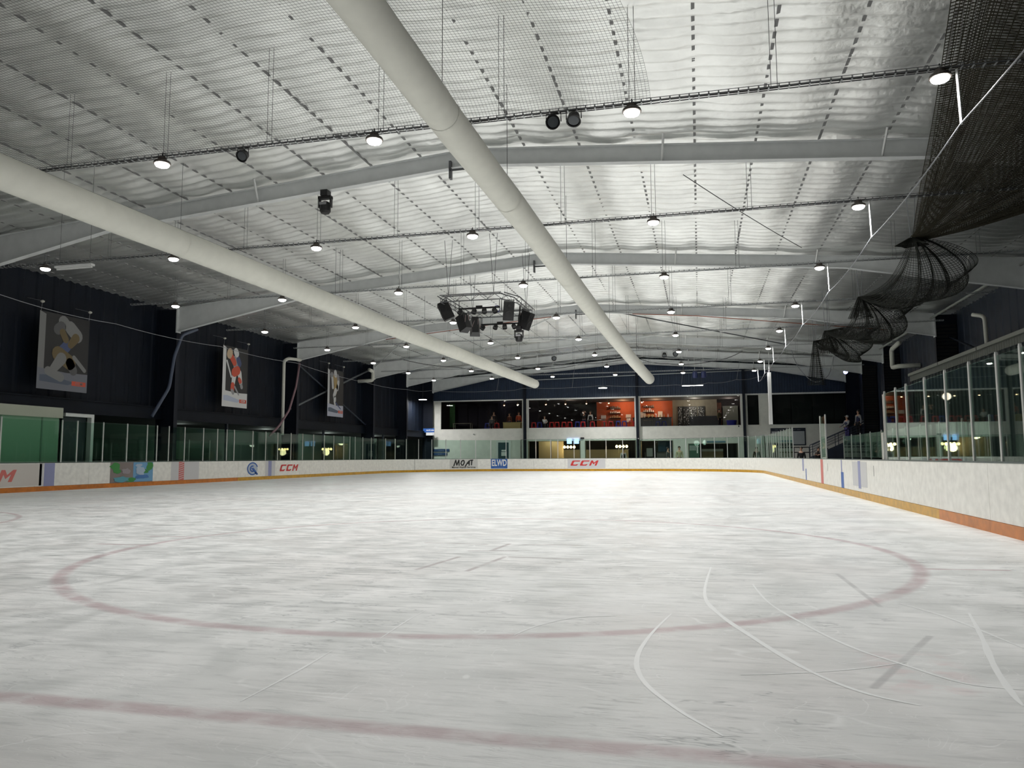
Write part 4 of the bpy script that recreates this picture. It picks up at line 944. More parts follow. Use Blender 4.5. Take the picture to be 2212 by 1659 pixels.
for y, w_ in ((34, 3), (42, 9), (50, 12), (58, 9)): room_light((-25.8, y, 2.6), w_, (.85, 1, .9))
def pendant_cluster(loc, n, label, dx=.28, m=None):
    t = thing('pendant_cluster', label, 'pendant lamp', loc); x, y, z = loc
    mb = MB(); mb.box(x-dx*n/2, x+dx*n/2, y-.03, y+.03, z+.3, z+.34); part(mb, 'bar', M_BLACK, t)
    for k in range(n):
        px = x+(k-(n-1)/2)*dx; mb = MB(); mb.lathe([(.03, .12), (.09, .06), (.11, -.02), (.06, -.1), (.02, -.11)], (px, y, z), 12); part(mb, 'globe', mat('warm_globe', (1, .8, .5), emit=(1, .62, .28), es=9), t, smooth=True)
        mb = MB(); mb.tube([(px, y, z+.1), (px, y, z+.31)], .008, 4); part(mb, 'cord', M_BLACK, t)
    mb = MB(); mb.tube([(x, y, z+.34), (x, y, 3.3)], .012, 5); part(mb, 'stem', M_BLACK, t)
    room_light((x, y-.1, z-.3), 22, (1, .7, .42))
pendant_cluster((-10.9, 65.5, 1.95), 4, 'row of glowing warm globes behind the left lower window')
pendant_cluster((-6.4, 65.5, 1.97), 4, 'row of glowing warm globes behind the lower window left of the middle column')

# ------------------------------------------------------------------ far wall, ground floor: door, signs, fittings
d = thing('far_door', 'teal door in a pale frame on the far wall with two white notices', 'door', (-16.25, YW, 0))
mb = MB(); mb.box(-16.71, -15.79, YW-.05, YW-.01, 0, 2.36); part(mb, 'door_leaf', mat('door_teal', (.035, .075, .09), .5), d); dl = d.children[-1]
mb = MB(); mb.box(-16.86, -16.72, YW-.09, YW, 0, 2.5); mb.box(-15.78, -15.64, YW-.09, YW, 0, 2.5); mb.box(-16.72, -15.78, YW-.085, YW, 2.37, 2.5); part(mb, 'door_frame', M_WHITE, d)
mb = MB(); mb.box(-16.44, -15.98, YW-.06, YW-.05, 1.22, 1.55); mb.box(-16.42, -16.02, YW-.06, YW-.05, 1.6, 1.74); part(mb, 'notice', M_WHITE, dl)
mb = MB(); mb.lathe([(.03, 0), (.03, .04)], (-15.9, YW-.1, 1.05), 8, Matrix.Rotation(PI/2, 4, 'X')); part(mb, 'handle', M_GALV, dl)
def sign(x0, x1, z0, z1, y, m, label, lines=(), tm=M_WHITE, nm='wall_sign', nrm='f'):
    t = thing(nm, label, 'sign', ((x0+x1)/2, y, (z0+z1)/2)); mb = MB(); mb.box(x0, x1, y-.03, y, z0, z1); part(mb, 'board', m, t)
    for (s, sz, zz) in lines: text(s, sz, frame(((x0+x1)/2, y-.034, zz), UF, (0, 0, 1)), tm, t, bold=sz*.02)
    return t
# SKATE HIRE sign on the left beam, facing the rink
t = thing('hanging_sign', 'blue and white SKATE HIRE sign under the left beam near the far corner', 'sign', (-22.4, 62, 3))
mb = MB(); mb.box(-23.2, -22.2, 62.6, 62.64, 3.28, 3.62); part(mb, 'blue_panel', M_BLUE, t)
mb = MB(); mb.box(-22.95, -22.2, 62.6, 62.64, 3.02, 3.27); part(mb, 'white_panel', M_WHITE, t)
text('SKATE HIRE', .17, frame((-22.57, 62.595, 3.45), UF, (0, 0, 1)), M_WHITE, t, bold=.004, sx=.8); text('<', .16, frame((-22.32, 62.595, 3.14), UF, (0, 0, 1)), M_BLUE, t)
sign(-22.6, -21.1, 1.62, 1.85, 63.46, mat('sign_navy', (.03, .07, .18), .5), 'narrow navy sign on the far wall at the left corner, upper of two', (('- - - - -', .18, 1.73),))
sign(-22.6, -21.3, 1.30, 1.52, 63.46, mat('sign_navy', (.03, .07, .18), .5), 'narrow navy sign on the far wall at the left corner, lower of two', (('- - - -', .16, 1.41),))
sign(.6, 2.05, 2.19, 2.32, 63.46, mat('sign_bluegrey', (.12, .22, .30), .5), 'thin blue-grey name strip above the lower right window', (('- - - - - -', .10, 2.255),))
t = thing('window_decal', 'white lettering and up arrow on the green pane of the lower right window', 'sign', (-.3, YW, 1.6))
mb = MB(); mb.box(-.78, .0, YW-.035, YW-.03, .35, 2.1); part(mb, 'green_film', mat('film_green', (.05, .12, .08), .5), t)
mb = MB(); mb.prism([(-.2, YW-.045, 1.35), (-.1, YW-.045, 1.35), (-.1, YW-.045, 1.85), (-.02, YW-.045, 1.85), (-.15, YW-.045, 2.0), (-.28, YW-.045, 1.85), (-.2, YW-.045, 1.85)], (0, .005, 0)); part(mb, 'arrow', M_WHITE, t)
mb = MB(); rr = random.Random(2)
for k in range(16):
    cx, cz = -.72+.13*(k % 4), 1.62+.1*(k//4); stroke(mb, [(cx-.04, cz-.03), (cx+.03*rr.random(), cz+.05), (cx+.06, cz-.02), (cx+.02, cz-.05)], .012, frame((0, YW-.045, 0), UF, (0, 0, 1)), 1)
part(mb, 'scrawl_lettering', M_WHITE, t)
mb = MB(); mb.box(-9.6, -9.3, YW-.12, YW, 2.6, 2.72); mb.build('wall_camera', M_BLACK, None, label='small black box camera above the lower left window on the far wall', cat='camera')
mb = MB(); mb.lathe([(.04, 0), (.05, .1), (.03, .12)], (3.1, YW-.2, 3.5), 8, Matrix.Rotation(2.2, 4, 'X')); mb.build('wall_camera', M_BLACK, None, label='small black camera at the lower right corner of the third upstairs window', cat='camera')
mb = MB(); mb.lathe([(.05, 0), (.05, .05), (.02, .08)], (-18.9, YW-.04, 3.1), 8, Matrix.Rotation(PI/2, 4, 'X')); mb.build('wall_bell', M_GALV, None, label='small bell on the cream band of the far wall above the door', cat='bell')
# blue-lit screen
t = thing('wall_screen', 'small bright blue screen behind the glass over the left lower window', 'screen', (-10.2, YW, 2.3))
for x0, x1 in ((-10.75, -10.35), (-10.2, -9.75)):
    mb = MB(); mb.box(x0, x1, YW-.08, YW-.04, 2.2, 2.62); part(mb, 'panel', mat('screen_blue', (.2, .4, .9), emit=(.35, .55, 1), es=.9), t)
# whiteboards right
def noticeboard(x0, x1, label):
    t = thing('notice_board', label, 'notice board', ((x0+x1)/2, YW, 2.5)); mb = MB(); mb.box(x0, x1, YW-.04, YW-.005, 1.92, 3.28); part(mb, 'frame', M_NAVY, t)
    mb = MB(); mb.box(x0+.08, x1-.08, YW-.05, YW-.04, 2.0, 3.02); part(mb, 'white_panel', mat('grey_white', (.42, .45, .47), .5), t)
    text('-----  ------', .14, frame(((x0+x1)/2, YW-.045, 3.15), UF, (0, 0, 1)), M_STICK, t)
noticeboard(5.5, 6.75, 'navy framed white notice board below the dark far window, left of two'); noticeboard(6.78, 8.1, 'navy framed white notice board below the dark far window, right of two')

# ground-floor room furniture behind the glass
for x0, x1, lb in ((-14.0, -12.9, 'tan wall panel behind the left end of the lower window'), (-12.85, -11.8, 'second tan wall panel behind the lower window'), (-5.35, -5.05, 'tan wall panel beside the middle column on the ground floor')):
    t = thing('wall_panel', lb, 'panel', (x0, 66, 0)); mb = MB(); mb.box(x0+.3, x1+.3, 66, 66.1, .3, 2.9); part(mb, 'panel', M_TAN, t)
counter(-12.2, -6.0, 67.2, 67.8, 1.75, M_TAUPE, 'long taupe counter behind the lower windows')
counter(-4.5, -2.3, 66.0, 66.6, 1.45, M_GREYP, 'grey counter behind the lower window right of the middle column')
mb = MB(); mb.box(-3.3, -2.1, 64.3, 64.35, 1.5, 3.28); mb.build('blue_blind', mat('blue_blind', (.04, .08, .14), .7), None, label='dark blue blind behind the lower window right of the middle column', cat='blind')
t = thing('skate_shelves', 'cream and brown shelf unit behind the lower right window', 'shelves', (1, 65, 0))
mb = MB(); mb.box(.2, 1.9, 65.2, 65.6, -.02, 1.5); part(mb, 'cabinet', M_TAN, t)
mb = MB(); mb.box(.2, 1.9, 65.15, 65.2, 1.5, 1.7); part(mb, 'top_board', M_WALL, t)
t = thing('drinks_machine', 'dark drinks machine behind the lower window right of the middle column', 'machine', (-4.1, 65.4, 0))
mb = MB(); mb.box(-4.4, -3.5, 65.2, 65.8, -.02, 1.95); part(mb, 'cabinet', M_BLACK, t); mb = MB(); mb.box(-4.3, -3.8, 65.17, 65.2, 1.1, 1.8); part(mb, 'front_panel', M_GALV, t)
room_light((-3.4, 65, 2.5), 14, (1, .9, .8)); room_light((1.5, 65.5, 2.5), 14, (1, .92, .85)); room_light((-12.5, 65.2, 2.6), 18, (1, .8, .55))

# ------------------------------------------------------------------ upstairs room
UZ = 3.42
stool0 = {}
def stool(x, y, col, label):
    key = col
    if key not in stool0:
        t = thing('metal_stool', label, 'stool', (0, 0, 0), 0, 'metal stools along the upstairs windows'); m = M_SRED if col == 'red' else M_SBLUE
        mb = MB(); mb.box(-.155, .155, -.155, .155, .64, .67); mb.box(-.16, .16, -.16, .16, .60, .645); mb.build('seat', m, t)
        for sx in (-1, 1):
            for sy in (-1, 1):
                mb = MB(); mb.tube([(sx*.14, sy*.14, .63), (sx*.22, sy*.22, 0)], .028, 4); mb.build('leg', m, t)
        mb = MB(); q = .19; mb.tube([(-q, -q, .25), (q, -q, .25), (q, q, .25), (-q, q, .25), (-q, -q, .25)], .014, 4); mb.build('foot_ring', m, t)
        stool0[key] = t
    else: t = copy_tree(stool0[key])
    t.location = (x, y, UZ); t['label'] = label; return t
sx_ = lambda px: (px-1511)/1650*64.6*1.0   # lateral position at the window bar
row = [(-17.7, 'blue'), (-16.85, 'red'), (-13.6, 'red'), (-13.1, 'blue'), (-12.05, 'red'), (-11.6, 'red'), (-11.0, 'red'), (-10.5, 'red'), (-9.85, 'blue'), (-9.4, 'red'), (-8.6, 'red'), (-7.6, 'red'), (-7.05, 'red'), (-6.45, 'blue'), (-5.95, 'blue'), (-5.4, 'red'), (-5.0, 'red')]
nm_ = ['first', 'second', 'third', 'fourth', 'fifth', 'sixth', 'seventh', 'eighth', 'ninth', 'tenth', 'eleventh', 'twelfth', 'thirteenth', 'fourteenth', 'fifteenth', 'sixteenth', 'seventeenth']
for k, (x, c) in enumerate(row): stool(x*1.015, 64.5, c, '%s metal stool at the upstairs windows, %s from the left' % (c, nm_[k]))
stool(-3.35, 66.2, 'blue', 'left one of two blue metal stools behind the third upstairs window'); stool(-2.85, 66.2, 'blue', 'right one of two blue metal stools behind the third upstairs window')
def table(x0, x1, y0, y1, h, mt, ml, label, pan=False):
    t = thing('bar_table', label, 'table', ((x0+x1)/2, (y0+y1)/2, UZ)); mb = MB(); mb.box(x0, x1, y0, y1, UZ+h-.05, UZ+h); part(mb, 'tabletop', mt, t)
    for x in (x0+.05, x1-.05):
        for y in (y0+.05, y1-.05):
            mb = MB(); mb.box(x-.025, x+.025, y-.025, y+.025, UZ, UZ+h-.05); part(mb, 'leg', ml, t)
    if pan: mb = MB(); mb.box(x0+.05, x1-.05, y0+.03, y0+.06, UZ+.05, UZ+h-.05); part(mb, 'front_panel', mt, t)
table(-16.6, -15.0, 64.6, 65.2, .72, M_YELW, M_YELW, 'pale pine table behind the first upstairs window', True)
table(-21.5, -19.8, 65.6, 66.2, .75, M_TAUPE, M_TAUPE, 'low bench table at the left end of the upstairs room')
table(-4.55, -3.8, 65.2, 65.7, .75, M_TAUPE, M_DKSTEEL, 'small pale table behind the third upstairs window, left end')
table(-9.3, -8.7+.9, 65.3, 65.8, .85, M_TAUPE, M_DKSTEEL, 'narrow dark table among the red stools upstairs')
t = thing('bar_counter', 'dark bar counter in front of the orange wall upstairs', 'counter', (-4, 68.4, UZ)); mb = MB(); mb.box(-5.6, -2.3, 68.0, 68.6, UZ, UZ+1.05); part(mb, 'body', M_GREYP, t)
mb = MB(); mb.box(-5.65, -2.25, 67.95, 68.65, UZ+1.05, UZ+1.1); part(mb, 'worktop', M_BLACK, t)
rr = random.Random(5)
for k in range(9):
    x = -5.3+k*.34; mb = MB(); mb.lathe([(.05, 0), (.05, .18), (.02, .24), (.02, .32)], (x, 68.3, UZ+1.1), 8); mb.build('bottle', [M_YELW, M_WHITE, M_TAN][k % 3] if False else (M_YELW if k % 3 == 0 else M_TAN if k % 3 == 1 else M_STICK), None, label='small bottle on the dark bar upstairs, %s from the left' % nm_[k], cat='bottle', group='bottles on the upstairs bar')
for x, z, lb in ((-7.3, 4.9, 'left'), (-4.3, 4.95, 'right')):
    t = thing('wall_shelves', 'dark shelf unit on the orange wall upstairs, %s of two' % lb, 'shelves', (x, 69.3, z))
    for k in range(4):
        mb = MB(); mb.box(x-.5, x+.5, 69.2, 69.48, z-.75+k*.42, z-.72+k*.42); part(mb, 'shelf', M_BLACK, t)
        mb = MB()
        for q in range(6): mb.box(x-.45+q*.16, x-.37+q*.16, 69.25, 69.4, z-.72+k*.42, z-.72+k*.42+.12+.12*rr.random())
        part(mb, 'shelf_goods', [M_BLACK, M_TAN, M_STICK, M_GREYP][k], t)
for x, z, w_, h, lb in ((-8.6, 4.55, .45, .3, 'first'), (-6.35, 4.6, .45, .3, 'second'), (-6.3, 4.2, .35, .35, 'third'), (-5.2, 4.55, .6, .55, 'fourth'), (-3.5, 4.62, .4, .5, 'fifth')):
    mb = MB(); mb.box(x, x+w_, 69.4, 69.46, z, z+h); mb.build('wall_notice', M_STICK, None, label='small white notice on the orange wall upstairs, %s from the left' % lb, cat='notice')
t = thing('wine_cabinet', 'tall dark cabinet with pale bottle patterns upstairs behind the third window', 'cabinet', (-.5, 68.7, UZ))
for k, (x0, x1, zb) in enumerate(((-1.75, -1.35, .25), (-1.28, -.72, .25), (-.65, -.1, .85), (-.03, .55, .85))):
    mb = MB(); mb.box(x0, x1, 68.78, 68.88, UZ+zb, UZ+2.05); c = part(mb, 'bay', M_BLACK, t)
    mb = MB()
    for q in range(70):
        x = x0+.04+(x1-x0-.08)*rr.random(); z = UZ+zb+.06+(1.9-zb)*rr.random(); s = .008+.012*rr.random(); mb.box(x-s, x+s, 68.76, 68.78, z-s, z+s*rr.choice((1, 3)))
    mb.build('bottle_ends', M_STICK, c, kind='stuff').location = (0, 0, 0)
t = thing('service_counter', 'large plain grey counter upstairs behind the third window', 'counter', (.4, 67, UZ)); mb = MB(); mb.box(-.75, 1.6, 66.8, 67.4, UZ, UZ+1.05); part(mb, 'body', mat('counter_grey', (.11, .11, .12), .8, noise_amt=.1), t)
mb = MB(); mb.box(-.8, 1.65, 66.75, 67.45, UZ+1.05, UZ+1.09); part(mb, 'worktop', M_GREYP, t)
t = thing('glazed_door', 'pale greenish glazed door upstairs at the right end of the third window', 'door', (2.7, 69.9, UZ)); mb = MB(); mb.box(2.1, 3.4, 69.95, 70.05, UZ, UZ+2.1); part(mb, 'leaf', mat('door_pale', (.16, .19, .16), .6), t)
mb = MB(); mb.box(1.3, 2.0, 69.9, 70.0, UZ, UZ+2.4); mb.build('brick_panel', mat('brickish', (.14, .06, .04), .8, noise_amt=.3, nscale=8), None, label='reddish brown wall panel upstairs left of the glazed door', cat='panel')
for k, x in enumerate((-16.4, -15.2, -12.7, -11.0, -9.2, -7.3, -4.55)):
    t = thing('pendant_lamp', 'small copper pendant lamp behind the upstairs windows, %s from the left' % nm_[k], 'pendant lamp', (x*1.01, 65, 5.75), 0, 'pendant lamps behind the upstairs windows')
    mb = MB(); mb.lathe([(.02, .22), (.04, .1), (.085, 0), (.085, -.04)], (x*1.01, 65, 5.7), 12); part(mb, 'shade', mat('copper', (.35, .18, .1), .4, .7), t)
    mb = MB(); mb.lathe([(.05, .0), (.05, -.05), (.02, -.08)], (x*1.01, 65, 5.68), 10); part(mb, 'bulb', mat('warm_bulb', (1, .8, .5), emit=(1, .65, .35), es=6), t)
    mb = MB(); mb.tube([(x*1.01, 65, 5.9), (x*1.01, 65, 6.06)], .01, 4); part(mb, 'cord', M_BLACK, t)
room_light((-6.5, 68.3, 5.7), 26, (1, .55, .3)); room_light((-3.6, 68.2, 5.6), 24, (1, .6, .35)); room_light((-.3, 67.6, 5.7), 22, (1, .9, .75)); room_light((-11, 66.5, 5.7), 7, (1, .8, .65)); room_light((-17, 67, 5.6), 3, (.7, .6, 1)); room_light((2.6, 68.5, 5.7), 9, (1, .8, .7))
for k in range(8):
    x = -21.4+k*.95; mb = MB(); mb.box(x, x+.9, 66.9, 66.94, UZ, 6.0); mb.build('dark_curtain', mat('curtain', (.018, .014, .022), .9), None, label='dark hanging curtain panel behind the first upstairs window, %s from the left' % nm_[k], cat='curtain', group='curtains upstairs')
mb = MB(); mb.box(-22.0, -21.5, 66.2, 66.25, UZ+.4, 6.0); mb.build('green_drape', mat('drape_green', (.06, .14, .05), .9), None, label='dim green drape at the left end of the first upstairs window', cat='curtain')
# big dark window on the right: inner blackout panels
for k in range(4):
    mb = MB(); mb.box(5.6+k*1.6, 5.6+k*1.6+1.56, 64.2, 64.24, UZ, 6.04); mb.build('blackout_panel', mat('blackout', (.010, .016, .014), .8), None, label='black panel behind the big dark right window, %s from the left' % nm_[k], cat='panel', group='blackout panels')
mb = MB(); mb.box(3.78, 4.72, 64.2, 64.24, UZ, 6.04); mb.build('blackout_panel', mat('blackout', (.010, .016, .014), .8), None, label='black panel behind the narrow window right of the third', cat='panel')

# ------------------------------------------------------------------ right side: booth roof edge, stairs, balustrade
t = thing('booth_roof_edge', 'pale corrugated roof edge running along the right wall above the glass', 'roof edge', (11, 26, 5.2))
for k, (y0, y1) in enumerate(((8, 17), (17.1, 25.5), (25.6, 33.5), (33.6, 38.6), (38.7, 43.8))):
    mb = MB(); mb.box(10.78, 11.1, y0, y1, 5.22, 5.36); part(mb, 'capping', mat('capping', (.26, .27, .24), .5), t)
mb = MB(); vs_ = []; y = 8.0; k = 0
while y < 43.8:
    for dy, dx in ((0, 0), (.06, -.03), (.12, -.03), (.18, 0)): vs_ += [(10.92+dx, y+dy, 4.95), (10.92+dx, y+dy, 5.22)]; k += 1
    y += .24
mb.add(vs_, [(2*i, 2*i+1, 2*i+3, 2*i+2) for i in range(k-1)]); part(mb, 'corrugated_fascia', mat('fascia', (.16, .17, .15), .5), t)
mb = MB(); mb.box(10.95, 12.0, 43.7, 43.8, 3.0, 5.3); part(mb, 'end_return', M_NAVY, t)
mb = MB(); ribbed(mb, (11.0, 43.7), (11.0, 8), -.02, lambda x, y: 4.95, pitch=.5, depth=.06, inward=(-1, 0)); struct('wall_right', mb, mat('booth_teal', (.018, .032, .032), .6))
for i in (2, 3, 4, 5):      # ribbed faces of the right columns
    y = FR[i]; t = thing('ribbed_cladding', 'black ribbed panel on the face of a right wall column, %s' % {2: 'nearest the camera', 3: 'second from the camera', 4: 'third from the camera', 5: 'farthest from the camera'}[i], 'cladding', (11.6, y, 4))
    mb = MB(); z = .2
    while z < 7.2: mb.box(11.12, 12.0, y-.06, y-.02, z, z+.11); z += .17
    part(mb, 'ribs', M_BLACK, t, kind='stuff')
st = thing('staircase', 'navy staircase with rails climbing right along the far wall', 'stairs', (9.5, 58, 0))
NST = 14; X0, X1, Z0, Z1 = 7.7, 12.0, .9, 2.85
mb = MB(); mb.hexa([(X0, 57.1, -.02), (X1, 57.1, -.02), (X1, 57.16, -.02), (X0, 57.16, -.02), (X0, 57.1, Z0+.1), (X1, 57.1, Z1+.1), (X1, 57.16, Z1+.1), (X0, 57.16, Z0+.1)]); part(mb, 'side_panel', M_NAVY, st)
for k in range(NST):
    x = X0+(X1-X0)*k/NST; z = Z0+(Z1-Z0)*k/NST; mb = MB(); mb.box(x, x+(X1-X0)/NST+.02, 57.16, 58.4, z, z+.05); part(mb, 'tread', M_GREYP, st)
mb = MB(); mb.hexa([(X0, 58.4, -.02), (X1, 58.4, -.02), (X1, 58.46, -.02), (X0, 58.46, -.02), (X0, 58.4, Z0+.1), (X1, 58.4, Z1+.1), (X1, 58.46, Z1+.1), (X0, 58.46, Z0+.1)]); part(mb, 'side_panel', M_NAVY, st)
for yy in (57.13, 58.43):
    for h in (.95, .78, .6, .42):
        mb = MB(); mb.tube([(X0, yy, Z0+h), (X1, yy, Z1+h)], .03 if h > .9 else .02, 6); part(mb, 'rail', M_NAVY, st)
    for k in range(6):
        x = X0+(X1-X0)*k/5; z = Z0+(Z1-Z0)*k/5; mb = MB(); mb.tube([(x, yy, z), (x, yy, z+.95)], .025, 6); part(mb, 'baluster', M_NAVY, st)
mb = MB(); mb.hexa([(11.1, 58.9, 3.25), (12.0, 58.9, 3.45), (12.0, 59.0, 3.45), (11.1, 59.0, 3.25), (11.1, 58.9, 3.5), (12.0, 58.9, 3.72), (12.0, 59.0, 3.72), (11.1, 59.0, 3.5)]); mb.build('pale_stair_board', M_WALL, None, label='pale sloping board at the top of the navy staircase', cat='board')
t = thing('guard_rail', 'dark two bar guard rail before the notice boards on the right', 'railing', (6.8, 59.3, 1.2))
for z in (1.72, 1.35):
    mb = MB(); mb.tube([(5.7, 59.9, z), (7.9, 59.9, z)], .04, 6); part(mb, 'rail', M_BLACK, t)
for x in (5.75, 6.8, 7.85):
    mb = MB(); mb.tube([(x, 59.9, -.02), (x, 59.9, 1.72)], .03, 6); part(mb, 'post', M_BLACK, t)

# ------------------------------------------------------------------ nets
def net(f, nu, nv, r, label, m, cat='net', su=1, sv=1, nm='safety_net'):
    mb = MB(); G = [[Vector(f(i/nu, j/nv)) for j in range(nv+1)] for i in range(nu+1)]
    def line(q):
        n = len(q); vs_ = []
        for i, p in enumerate(q):
            d = (q[min(i+1, n-1)]-q[max(i-1, 0)])
            d = d.normalized() if d.length > 1e-6 else Vector((0, 1, 0)); a = d.orthogonal().normalized(); b2 = d.cross(a)
            for k in range(3): an = 2*PI*k/3; vs_.append(p+(a*math.cos(an)+b2*math.sin(an))*r)
        mb.add(vs_, [(i*3+k, i*3+(k+1) % 3, i*3+3+(k+1) % 3, i*3+3+k) for i in range(n-1) for k in range(3)])
    for i in range(0, nu+1, su): line(G[i])
    for j in range(0, nv+1, sv): line([G[i][j] for i in range(nu+1)])
    return mb.build(nm, m, None, label=label, kind='stuff', cat=cat)
# fine pale net hung above the nearest tray
def f_moire(u, v):
    x1 = -.65-1.5*v*v; x = -20.8+(x1+20.8)*u; z = 7.2+(ztop(x)-.55-7.2)*v**.8; return (x, 12.95-5.0*v+.03*math.sin(u*60), z)
net(f_moire, 330, 95, .0024, 'fine net hanging above the nearest cable tray on the left', mat('net_fine', (.07, .07, .07), .9))
BK = [(6.0, 23.15, 7.2), (6.0, 30.4, 7.0), (5.6, 35.8, 6.6), (6.0, 42.0, 7.05)]
nmw = ['nearest', 'middle', 'farthest']
for k in range(3):
    a, c = Vector(BK[k]), Vector(BK[k+1])
    def f(u, v, a=a, c=c, k=k):
        s = math.sin(PI*u)**.75*.97+.03; p = a.lerp(c, u); p.z -= .30*math.sin(PI*u)
        fold = .16*math.sin(v*31+u*3)*s
        return (p.x+s*2.6*v+fold, p.y+.1*math.sin(v*20), p.z-s*(1.0*math.sin(v*PI)*1.1+.25*math.sin(v*9+k))+.4*v*s)
    net(f, 64, 60, .008, 'dark gathered net swag along the right side, %s of three' % nmw[k], M_NET)
for k, (p, L) in enumerate(((BK[0], .2), (BK[1], .8), (BK[2], 1.0), (BK[3], 2.3))):
    def f(u, v, p=p, L=L, k=k):
        w_ = .06+.30*v; a = 2*PI*u; return (p[0]+w_*math.cos(a)*(1+.3*math.sin(5*a)), p[1]+w_*.8*math.sin(a)*(1+.3*math.sin(4*a)), p[2]-L*v)
    net(f, 26, 22, .009, 'bunched tail of dark net hanging under tie point %s from the camera' % nm_[k], M_NET)
    mb = MB(); mb.tube([(p[0]-.04, p[1], p[2]), (p[0]-.1, p[1], ztop(p[0])+.1)], .012, 4); mb.tube([(p[0]+.04, p[1], p[2]), (p[0]+.12, p[1], ztop(p[0])+.1)], .012, 4)
    mb.build('tie_rope', M_CABLE, None, label='pair of pale ropes holding up the dark net at tie point %s from the camera' % nm_[k], cat='rope')
def f_near(u, v, lay=0):      # u from the tie point towards the camera, v across to the right
    s = min(1, (u*2.2))**.6*.98+.02; y = 23.15-15.5*u
    return (6.0-3.05*u+s*((5.0+3.0*u)*v)+.10*math.sin(v*40+lay), y-.3*math.sin(v*6), 7.2+.75*u*(1-v*.6)-.35*math.sin(PI*v)*s*(.6+.4*lay)+.10*math.sin(v*23+u*9+lay*2)*s)
net(lambda u, v: f_near(u, v, 0), 190, 90, .0088, 'wide dark olive net gathered under the roof at the upper right, upper layer', M_NET2)
net(lambda u, v: f_near(u, v, 1), 170, 84, .0070, 'wide dark olive net gathered under the roof at the upper right, lower layer', M_NET2)

